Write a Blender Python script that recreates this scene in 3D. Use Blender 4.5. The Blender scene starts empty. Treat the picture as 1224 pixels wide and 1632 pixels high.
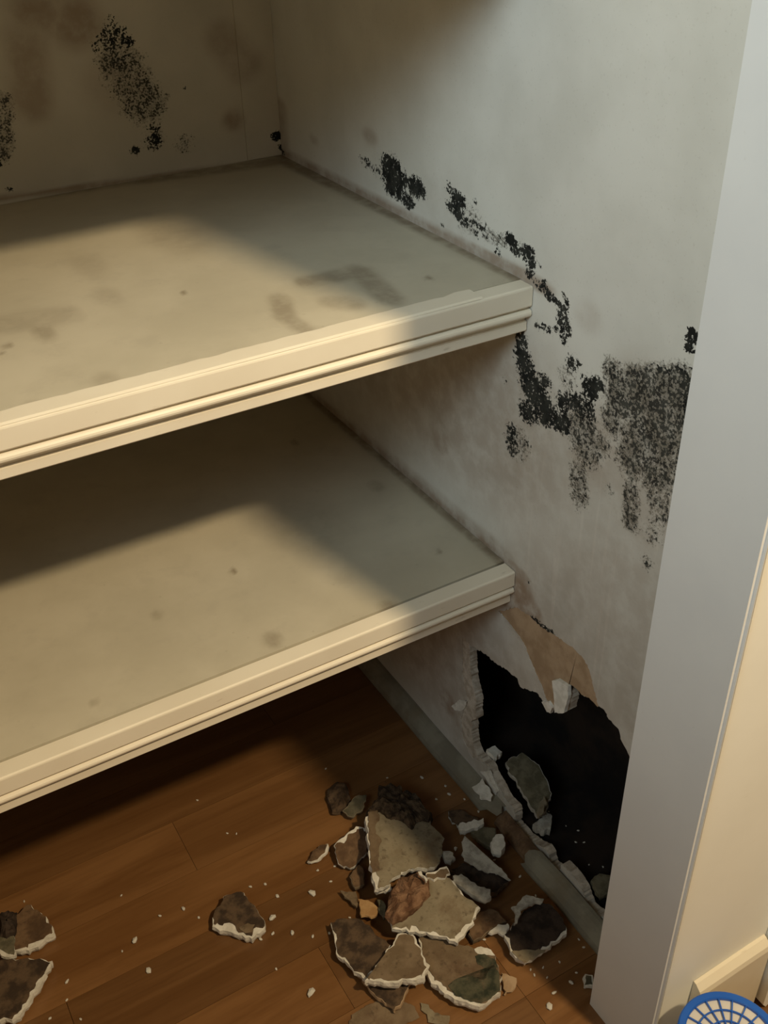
import bpy, bmesh, math, random
import numpy as np
from mathutils import Vector, Matrix, geometry, noise as mnoise
random.seed(7)
rng = np.random.default_rng(7)
scn = bpy.context.scene
COL = scn.collection

# ------------------------------------------------------------------ measured data (metres, world space)
# x: along the shelves (cupboard side wall at x=0), y: into the cupboard, z: up
FR={'slab': [(-0.186, 0.0537, 0.0538), (-0.1645, 0.0536, 0.0493), (-0.1588, 0.0397, 0.0464), (-0.1353, 0.0348, 0.041), (-0.1092, 0.0309, 0.0353), (-0.1065, 0.018, 0.0331), (-0.1125, 0.0086, 0.0331), (-0.1059, 0.0022, 0.031), (-0.1038, -0.0139, 0.0285), (-0.117, -0.0258, 0.0295), (-0.129, -0.0414, 0.0299), (-0.1471, -0.0453, 0.0331), (-0.1673, -0.0393, 0.0382), (-0.1863, -0.0373, 0.0425), (-0.2045, -0.0427, 0.0457), (-0.2092, -0.0478, 0.0461), (-0.2297, -0.0469, 0.0508), (-0.2079, 0.0051, 0.0525)], 'clump_top': [(-0.1763, 0.0632, 0.0537), (-0.1734, 0.0744, 0.0542), (-0.1502, 0.087, 0.0522), (-0.1394, 0.0994, 0.0518), (-0.1246, 0.097, 0.0498), (-0.1135, 0.0853, 0.0477), (-0.1154, 0.0731, 0.047), (-0.104, 0.0592, 0.0447), (-0.1035, 0.0399, 0.0432), (-0.0984, 0.025, 0.0414), (-0.1107, 0.0143, 0.0421), (-0.1184, 0.022, 0.0436), (-0.1392, 0.0114, 0.0453), (-0.1525, 0.0297, 0.0483), (-0.167, 0.0404, 0.0509), (-0.1681, 0.0532, 0.052)], 'clump_left': [(-0.1987, 0.1475, 0.012), (-0.1854, 0.1602, 0.012), (-0.1714, 0.1639, 0.012), (-0.1636, 0.1537, 0.012), (-0.1691, 0.1292, 0.012), (-0.1828, 0.1139, 0.012), (-0.2045, 0.1171, 0.012)], 'chip_beige': [(-0.1925, 0.1079, 0.014), (-0.1766, 0.1152, 0.0171), (-0.1626, 0.1166, 0.0189), (-0.1538, 0.1112, 0.0189), (-0.1627, 0.0981, 0.0155), (-0.1852, 0.0908, 0.0116)], 'shard_l': [(-0.2333, 0.0578, 0.019), (-0.2204, 0.0606, 0.0225), (-0.1963, 0.0627, 0.028), (-0.1851, 0.0534, 0.0272), (-0.1945, 0.034, 0.019), (-0.202, 0.0268, 0.0151), (-0.2239, 0.0217, 0.0088), (-0.2386, 0.0307, 0.0088), (-0.2383, 0.0444, 0.0135)], 'sliver': [(-0.2722, 0.0625, 0.008), (-0.2601, 0.0718, 0.008), (-0.2464, 0.0789, 0.008), (-0.2336, 0.0748, 0.008), (-0.2406, 0.063, 0.008), (-0.2583, 0.0585, 0.008)], 'clump_red': [(-0.2346, -0.0817, 0.0538), (-0.217, -0.0599, 0.0535), (-0.1903, -0.0474, 0.0525), (-0.1684, -0.0512, 0.0511), (-0.164, -0.0674, 0.0504), (-0.1724, -0.0844, 0.0502), (-0.1935, -0.0913, 0.0511), (-0.2148, -0.0951, 0.0522), (-0.2322, -0.0932, 0.0532)], 'slab_front': [(-0.2318, -0.0802, 0.035), (-0.2126, -0.0835, 0.0361), (-0.1912, -0.072, 0.0392), (-0.1645, -0.0605, 0.0426), (-0.138, -0.0767, 0.0426), (-0.1354, -0.1061, 0.0392), (-0.1278, -0.1292, 0.0368), (-0.1495, -0.1412, 0.0335), (-0.1756, -0.1498, 0.0302), (-0.1861, -0.1353, 0.0313), (-0.2152, -0.1106, 0.0323), (-0.233, -0.0938, 0.0331)], 'triangle': [(-0.2311, -0.1042, 0.0315), (-0.2158, -0.1135, 0.0315), (-0.22, -0.1388, 0.0332), (-0.224, -0.1571, 0.0344), (-0.234, -0.1717, 0.0357), (-0.2634, -0.1596, 0.0361), (-0.2957, -0.1374, 0.0359), (-0.2627, -0.1207, 0.0336)], 'dark_l': [(-0.2897, -0.0367, 0.0162), (-0.2725, -0.0438, 0.0181), (-0.2571, -0.0542, 0.02), (-0.2495, -0.0898, 0.0225), (-0.2436, -0.1074, 0.0239), (-0.2681, -0.1216, 0.0225), (-0.2924, -0.1286, 0.0206), (-0.296, -0.1071, 0.0191), (-0.3034, -0.0837, 0.0172)], 'under_tri': [(-0.2906, -0.1009, 0.013), (-0.2673, -0.1275, 0.013), (-0.2443, -0.1536, 0.013), (-0.2589, -0.1663, 0.013), (-0.2791, -0.1738, 0.013), (-0.2884, -0.1483, 0.013), (-0.2935, -0.1261, 0.013)], 'mossy': [(-0.2073, -0.113, 0.0158), (-0.1868, -0.1256, 0.0158), (-0.1602, -0.1576, 0.0164), (-0.1413, -0.1822, 0.0169), (-0.1521, -0.2037, 0.0181), (-0.1641, -0.2235, 0.0192), (-0.1798, -0.226, 0.0198), (-0.1964, -0.2266, 0.0202), (-0.2137, -0.2018, 0.0196), (-0.2257, -0.1713, 0.0186), (-0.2213, -0.1463, 0.0175)], 'chip_orange': [(-0.2428, -0.024, 0.0126), (-0.2298, -0.0349, 0.0128), (-0.2284, -0.0492, 0.014), (-0.2356, -0.0596, 0.0153), (-0.2522, -0.0494, 0.0153)], 'sliver_orange': [(-0.2559, 0.0003, 0.01), (-0.2424, -0.008, 0.01), (-0.2402, -0.0212, 0.01), (-0.2493, -0.0319, 0.01), (-0.2521, -0.019, 0.01)], 'paper_flat': [(-0.2453, -0.1771, 0.003), (-0.237, -0.1961, 0.003), (-0.2246, -0.2083, 0.003), (-0.2359, -0.2151, 0.003), (-0.2499, -0.202, 0.003)], 'paper_flat2': [(-0.3215, -0.1476, 0.002), (-0.2808, -0.1501, 0.002), (-0.256, -0.1723, 0.002), (-0.2562, -0.1907, 0.002), (-0.2743, -0.1911, 0.002), (-0.3293, -0.1578, 0.002)], 'flake_tan': [(-0.144, -0.1962, 0.006), (-0.1331, -0.2126, 0.006), (-0.1416, -0.2224, 0.006), (-0.1577, -0.2217, 0.006)], 'bar': [(-0.075, 0.0002, 0.022), (-0.0384, -0.0093, 0.022), (-0.0412, -0.0183, 0.022), (-0.0784, -0.0107, 0.022)], 'curl': [(-0.0819, -0.0293, 0.0379), (-0.0885, -0.0446, 0.034), (-0.0831, -0.0669, 0.0301), (-0.0687, -0.0869, 0.0277), (-0.0655, -0.1085, 0.0235), (-0.0802, -0.0887, 0.0258), (-0.0957, -0.0741, 0.0269), (-0.1033, -0.057, 0.0295), (-0.0937, -0.0388, 0.0345)], 'oblong': [(-0.132, -0.0747, 0.04), (-0.1213, -0.0775, 0.04), (-0.1137, -0.1029, 0.04), (-0.1024, -0.1154, 0.04), (-0.108, -0.1257, 0.04), (-0.1191, -0.1249, 0.04), (-0.1274, -0.1084, 0.04), (-0.1361, -0.0827, 0.04)], 'nub': [(-0.117, -0.0275, 0.026), (-0.1087, -0.0325, 0.026), (-0.108, -0.045, 0.026), (-0.1168, -0.0486, 0.026), (-0.1213, -0.0399, 0.026)], 'dark_board': [(-0.1188, -0.0519, 0.016), (-0.0979, -0.0514, 0.016), (-0.0846, -0.0699, 0.016), (-0.0676, -0.0862, 0.016), (-0.0655, -0.1049, 0.016), (-0.0881, -0.1111, 0.016), (-0.1045, -0.0982, 0.016), (-0.1168, -0.0792, 0.016)], 'olive': [(-0.0621, -0.0145, 0.014), (-0.0438, -0.0155, 0.014), (-0.0306, -0.0275, 0.014), (-0.0425, -0.0516, 0.014), (-0.0533, -0.0517, 0.014), (-0.0625, -0.0306, 0.014)], 'olive2': [(-0.0658, 0.0351, 0.008), (-0.046, 0.0252, 0.008), (-0.0386, 0.0003, 0.008), (-0.0469, -0.0036, 0.008), (-0.069, 0.0078, 0.008), (-0.0706, 0.0222, 0.008)], 'end_lump': [(-0.0462, -0.0553, 0.034), (-0.0335, -0.047, 0.034), (-0.0261, -0.0515, 0.034), (-0.0304, -0.065, 0.034), (-0.0421, -0.0716, 0.034), (-0.0511, -0.0651, 0.034)], 'dark_r': [(-0.1201, -0.1689, 0.021), (-0.0999, -0.1615, 0.0227), (-0.0787, -0.1531, 0.0245), (-0.053, -0.1561, 0.0255), (-0.0438, -0.1707, 0.0248), (-0.0423, -0.1867, 0.0235), (-0.0522, -0.2041, 0.0215), (-0.087, -0.207, 0.0194), (-0.1168, -0.2077, 0.0178), (-0.1235, -0.1871, 0.0192)], 'ragged': [(-0.0961, -0.1498, 0.0401), (-0.0897, -0.1513, 0.0404), (-0.076, -0.1463, 0.0417), (-0.0639, -0.152, 0.0419), (-0.0553, -0.1623, 0.0414), (-0.0611, -0.165, 0.0408), (-0.0789, -0.1586, 0.0403), (-0.0889, -0.1604, 0.0394), (-0.1015, -0.1697, 0.0376), (-0.1067, -0.1694, 0.0373), (-0.0959, -0.1598, 0.0391)], 'flake_w': [(-0.1303, -0.1509, 0.016), (-0.1163, -0.1503, 0.016), (-0.1017, -0.1525, 0.016), (-0.104, -0.1591, 0.016), (-0.116, -0.1636, 0.016), (-0.1206, -0.1563, 0.016)], 'brown_mid': [(-0.1464, -0.1301, 0.012), (-0.1211, -0.1186, 0.012), (-0.1032, -0.1254, 0.012), (-0.1012, -0.147, 0.012), (-0.1302, -0.1492, 0.012), (-0.1527, -0.1499, 0.012)], 'lone': [(-0.4183, 0.0353, 0.0144), (-0.4103, 0.0483, 0.0151), (-0.3889, 0.0657, 0.0163), (-0.3668, 0.0611, 0.0167), (-0.3621, 0.0427, 0.0161), (-0.3582, 0.0037, 0.0146), (-0.3667, -0.0029, 0.0141), (-0.3825, -0.0057, 0.0136), (-0.4027, 0.0174, 0.0141)], 'left_up': [(-0.64, 0.1303, 0.0152), (-0.6247, 0.1792, 0.015), (-0.6091, 0.1882, 0.0143), (-0.5946, 0.1667, 0.0133), (-0.5899, 0.1293, 0.0126), (-0.6073, 0.1256, 0.0134), (-0.6233, 0.123, 0.0142)], 'left_clump': [(-0.6447, 0.1842, 0.024), (-0.6295, 0.192, 0.024), (-0.622, 0.1793, 0.024), (-0.6315, 0.1501, 0.024), (-0.6428, 0.1506, 0.024), (-0.6509, 0.1577, 0.024)], 'left_low': [(-0.6752, 0.1264, 0.019), (-0.6568, 0.1245, 0.0185), (-0.6396, 0.1168, 0.0179), (-0.6199, 0.1061, 0.0173), (-0.6017, 0.0922, 0.0168), (-0.6294, 0.064, 0.0173), (-0.6538, 0.0412, 0.0178), (-0.6751, 0.047, 0.0185), (-0.6897, 0.0615, 0.019)], 'left_mid': [(-0.655, 0.162, 0.016), (-0.6346, 0.1517, 0.016), (-0.6385, 0.1226, 0.016), (-0.6502, 0.1276, 0.016), (-0.6593, 0.1435, 0.016)], 'slab_strip': [(-0.1795, 0.0582, 0.045), (-0.1663, 0.0567, 0.045), (-0.1694, 0.0454, 0.045), (-0.1829, 0.0342, 0.045), (-0.1877, 0.0245, 0.045), (-0.185, 0.0144, 0.045), (-0.1946, 0.0038, 0.045), (-0.2085, -0.02, 0.045), (-0.2113, -0.0262, 0.045), (-0.2217, -0.0257, 0.045), (-0.2046, 0.0099, 0.045)], 'moss_patch': [(-0.2117, -0.1849, 0.019), (-0.1967, -0.1833, 0.019), (-0.1823, -0.1896, 0.019), (-0.1715, -0.201, 0.019), (-0.1628, -0.1954, 0.019), (-0.1501, -0.1909, 0.019), (-0.1515, -0.2022, 0.019), (-0.1636, -0.2213, 0.019), (-0.1784, -0.224, 0.019), (-0.1915, -0.223, 0.019), (-0.2022, -0.2118, 0.019), (-0.2118, -0.199, 0.019)], 'moss_patch2': [(-0.1628, -0.1699, 0.018), (-0.1517, -0.1729, 0.018), (-0.1451, -0.1857, 0.018), (-0.1488, -0.1958, 0.018), (-0.16, -0.1915, 0.018), (-0.1663, -0.1802, 0.018)], 'moss_white': [(-0.1581, -0.1614, 0.018), (-0.1494, -0.1629, 0.018), (-0.1418, -0.1726, 0.018), (-0.142, -0.1813, 0.018), (-0.1506, -0.1748, 0.018), (-0.158, -0.1683, 0.018)], 'dark_r_beige': [(-0.1224, -0.1886, 0.022), (-0.1043, -0.1972, 0.022), (-0.0869, -0.2083, 0.022), (-0.1035, -0.209, 0.022), (-0.1182, -0.2075, 0.022)], 'lone_beige': [(-0.3904, 0.0165, 0.015), (-0.3782, 0.0156, 0.015), (-0.3718, 0.0095, 0.015), (-0.3777, 0.0023, 0.015), (-0.3864, 0.0054, 0.015)], 'brown_low': [(-0.2347, 0.0108, 0.012), (-0.2169, 0.0206, 0.012), (-0.213, 0.0122, 0.012), (-0.2241, -0.0103, 0.012), (-0.2371, -0.0066, 0.012)], 'grey_low': [(-0.2238, -0.0415, 0.018), (-0.2173, -0.0468, 0.018), (-0.2251, -0.0641, 0.018), (-0.2306, -0.0674, 0.018), (-0.2285, -0.0538, 0.018)], 'tan_edge': [(-0.1625, -0.0574, 0.046), (-0.1468, -0.0599, 0.046), (-0.1335, -0.0623, 0.046), (-0.136, -0.0737, 0.046), (-0.1446, -0.0755, 0.046), (-0.1643, -0.064, 0.046)], 'white_stick': [(-0.1753, -0.0623, 0.064), (-0.1721, -0.0629, 0.064), (-0.172, -0.0769, 0.064), (-0.1745, -0.0782, 0.064)], 'white_base': [(-0.2235, -0.0334, 0.03), (-0.2167, -0.0342, 0.03), (-0.203, -0.0375, 0.03), (-0.2055, -0.043, 0.03), (-0.2121, -0.0427, 0.03), (-0.2239, -0.0374, 0.03)], 'jamb_chip': [(-0.0663, -0.2537, 0.01), (-0.0616, -0.254, 0.01), (-0.055, -0.2581, 0.01), (-0.0623, -0.2682, 0.01), (-0.072, -0.2635, 0.01)], 'cav_slab': [(0.0022, 0.0231, 0.0598), (0.0108, 0.0295, 0.0619), (0.0314, 0.0271, 0.0638), (0.0402, 0.0084, 0.0614), (0.0409, -0.0094, 0.0583), (0.0303, -0.0423, 0.0509), (0.0075, -0.0582, 0.0452), (-0.0058, -0.058, 0.0436), (-0.0034, -0.0325, 0.0489), (-0.001, 0.005, 0.0562)], 'cav_beige': [(0.0124, -0.0467, 0.06), (0.0119, -0.0528, 0.06), (-0.004, -0.0683, 0.06), (-0.0127, -0.0692, 0.06), (-0.0081, -0.0596, 0.06)], 'cav_pale': [(0.0018, 0.0583, 0.065), (0.0159, 0.0585, 0.065), (0.0167, 0.0437, 0.065), (0.0018, 0.0405, 0.065)], 'cav_end': [(0.0045, -0.1653, 0.03), (0.0214, -0.1643, 0.03), (0.0357, -0.1759, 0.03), (0.0265, -0.1928, 0.03), (-0.0003, -0.1901, 0.03)], 'cav_gray': [(0.0003, -0.0583, 0.03), (0.0268, -0.049, 0.03), (0.0292, -0.0602, 0.03), (0.014, -0.0761, 0.03), (0.0029, -0.0693, 0.03)], 'on_base': [(-0.0266, 0.032, 0.0367), (-0.0091, 0.0353, 0.0382), (-0.0073, 0.0201, 0.0367), (-0.0111, 0.008, 0.0353), (-0.0172, 0.0018, 0.0342), (-0.027, 0.0136, 0.0348)]}
CR={'left': [(-0.6106, 0.2061, 0.0019), (-0.4993, 0.1488, 0.0019), (-0.4669, 0.0933, 0.0037), (-0.4374, 0.0875, 0.0052), (-0.5066, 0.0759, 0.0074), (-0.5244, 0.071, 0.0029), (-0.5053, 0.0292, 0.0065), (-0.595, 0.0668, 0.0051), (-0.5944, 0.0123, 0.0032), (-0.6249, 0.0322, 0.0018), (-0.6016, 0.0441, 0.0015), (-0.4254, 0.0657, 0.0015), (-0.3555, 0.2431, 0.0031), (-0.3419, 0.1675, 0.0022), (-0.3317, 0.1602, 0.0022)], 'lone': [(-0.3501, 0.0725, 0.0037), (-0.3319, 0.0662, 0.0034), (-0.3263, 0.0416, 0.0044), (-0.2862, 0.0217, 0.0089), (-0.3464, 0.0153, 0.008), (-0.3548, -0.0046, 0.0047), (-0.3709, -0.0038, 0.0043), (-0.3334, -0.0168, 0.0061), (-0.3139, -0.0343, 0.004), (-0.3717, -0.0493, 0.0021), (-0.3488, -0.0987, 0.0094), (-0.2633, 0.0492, 0.0022)], 'back': [(-0.0616, 0.1101, 0.0049), (-0.0411, 0.0796, 0.0034), (-0.0453, 0.0647, 0.0048), (-0.065, 0.0665, 0.0022), (-0.1044, 0.1365, 0.0027), (-0.1724, 0.1984, 0.002), (-0.0314, 0.0458, 0.0029), (-0.0271, 0.0177, 0.0034)], 'heap': [(-0.2412, 0.0427, 0.0021), (-0.2569, 0.0247, 0.0021), (-0.2637, 0.049, 0.0014), (-0.2405, 0.0432, 0.0018), (-0.2574, 0.0254, 0.0021), (-0.2612, -0.0347, 0.0022), (-0.2937, -0.0405, 0.0027), (-0.2761, -0.0446, 0.0013), (-0.041, 0.0796, 0.0029), (-0.066, -0.0325, 0.0019), (-0.0544, -0.0596, 0.0019), (-0.0414, -0.0984, 0.0041), (-0.0659, 0.0671, 0.0017), (-0.0417, -0.132, 0.0027), (-0.0892, -0.0177, 0.0051), (-0.0706, -0.0986, 0.0027)], 'right': [(-0.1095, -0.2179, 0.0035), (-0.0984, -0.2284, 0.0024), (-0.0948, -0.2158, 0.0015), (-0.109, -0.2101, 0.0015), (-0.104, -0.248, 0.0052), (-0.1188, -0.259, 0.0073), (-0.0785, -0.2483, 0.0052), (-0.0601, -0.2578, 0.0074), (-0.0362, -0.2205, 0.0031), (-0.0343, -0.2092, 0.002), (-0.0651, -0.2418, 0.0013), (-0.0733, -0.2201, 0.0015), (-0.1341, -0.1483, 0.0035), (-0.0457, -0.1904, 0.0022)]}
CV=[(0.07, -0.0812, 0.005), (0.055, -0.0942, 0.0046), (0.0644, -0.1, 0.0046), (0.0471, -0.1309, 0.0025), (0.0603, -0.1434, 0.0041), (0.0562, -0.0341, 0.0029), (0.0609, -0.066, 0.0021), (0.0604, -0.0175, 0.0037)]
WP={'skin': [(0.0723, 0.0433), (0.0828, 0.0484), (0.0972, 0.0598), (0.1027, 0.0937), (0.0914, 0.1409), (0.0998, 0.1613), (0.1041, 0.1804), (0.1026, 0.2037), (0.1056, 0.2232), (0.1026, 0.249), (0.09, 0.2457), (0.0745, 0.2489), (0.0505, 0.2568), (0.0319, 0.2567), (0.009, 0.2635), (-0.0158, 0.2678), (-0.0225, 0.259), (-0.0403, 0.2668), (-0.0548, 0.2755), (-0.066, 0.2709), (-0.0762, 0.2715), (-0.0641, 0.2891), (-0.0488, 0.3022), (-0.0357, 0.3153), (-0.0225, 0.3302), (-0.0101, 0.3351), (0.0099, 0.3408), (0.03, 0.343), (-0.0067, 0.3751), (-0.0344, 0.3782), (-0.0549, 0.3777), (-0.0785, 0.3831), (-0.1076, 0.3888), (-0.1222, 0.3876), (-0.1339, 0.3825), (-0.1421, 0.3695), (-0.148, 0.3562), (-0.157, 0.3418), (-0.1668, 0.3428), (-0.1758, 0.3358), (-0.1915, 0.335), (-0.1963, 0.3245), (-0.208, 0.3165), (-0.2195, 0.3048), (-0.2282, 0.2866)], 'core': [(0.061, 0.0577), (0.0735, 0.0691), (0.0767, 0.0879), (0.0789, 0.1097), (0.0679, 0.124), (0.0704, 0.1403), (0.0696, 0.1592), (0.0796, 0.1778), (0.0857, 0.1994), (0.0885, 0.2234), (0.09, 0.2457), (0.0745, 0.2489), (0.0505, 0.2568), (0.0319, 0.2567), (0.009, 0.2635), (-0.0158, 0.2678), (-0.0225, 0.259), (-0.0403, 0.2668), (-0.0548, 0.2755), (-0.066, 0.2709), (-0.0735, 0.2664), (-0.081, 0.2655), (-0.0902, 0.2813), (-0.111, 0.2936), (-0.1122, 0.3116), (-0.107, 0.3329), (-0.1187, 0.335), (-0.1294, 0.3334), (-0.1411, 0.3388), (-0.1557, 0.337), (-0.1668, 0.3428), (-0.1758, 0.3358), (-0.1915, 0.335), (-0.1963, 0.3245), (-0.208, 0.3165), (-0.2195, 0.3048), (-0.2282, 0.2866)], 'torn': [(-0.0762, 0.2715), (-0.0641, 0.2891), (-0.0488, 0.3022), (-0.0357, 0.3153), (-0.0225, 0.3302), (-0.0101, 0.3351), (0.0099, 0.3408), (0.03, 0.343), (-0.0067, 0.3751), (-0.0344, 0.3782), (-0.0549, 0.3777), (-0.0785, 0.3831), (-0.1076, 0.3888), (-0.1222, 0.3876), (-0.1339, 0.3825), (-0.1421, 0.3695), (-0.148, 0.3562), (-0.157, 0.3418), (-0.1557, 0.337), (-0.1411, 0.3388), (-0.1294, 0.3334), (-0.1187, 0.335), (-0.107, 0.3329), (-0.1122, 0.3116), (-0.111, 0.2936), (-0.0902, 0.2813), (-0.081, 0.2655), (-0.0735, 0.2664)], 'low': [(0.0709, 0.0459), (0.0532, 0.0542), (0.0338, 0.0609), (0.0214, 0.0495), (0.0095, 0.0445), (-0.0095, 0.0451), (-0.028, 0.0471), (-0.0309, 0.035), (-0.0293, 0.0096), (-0.0407, 0.0064), (-0.0568, 0.0117), (-0.0665, 0.0238), (-0.0803, 0.0287), (-0.0933, 0.0379), (-0.1021, 0.0359), (-0.1088, 0.0216), (-0.1188, 0.0245), (-0.1271, 0.0255), (-0.1298, 0.0446), (-0.1428, 0.0468), (-0.1541, 0.0467), (-0.1675, 0.0425), (-0.1732, 0.0359), (-0.1845, 0.0228), (-0.1966, 0.0259), (-0.2094, 0.0334)], 'strip': [(-0.0835, 0.3204), (-0.0914, 0.3286), (-0.0987, 0.33), (-0.1104, 0.3328), (-0.1133, 0.3163), (-0.111, 0.2929), (-0.0957, 0.2805), (-0.0906, 0.3012)], 'bit': [(-0.0673, 0.272), (-0.0787, 0.2823), (-0.0869, 0.2785), (-0.0849, 0.268), (-0.0783, 0.2648)], 'gouge': [(0.1256, 0.1003), (0.107, 0.1288), (0.0884, 0.1406), (0.092, 0.1265), (0.0992, 0.1138), (0.117, 0.0996)], 'edgepatch': [(0.0502, 0.0368), (0.0279, 0.0599), (0.0173, 0.0468), (0.0072, 0.04), (0.012, 0.0251), (0.0218, 0.0256), (0.0363, 0.0368)]}
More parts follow.
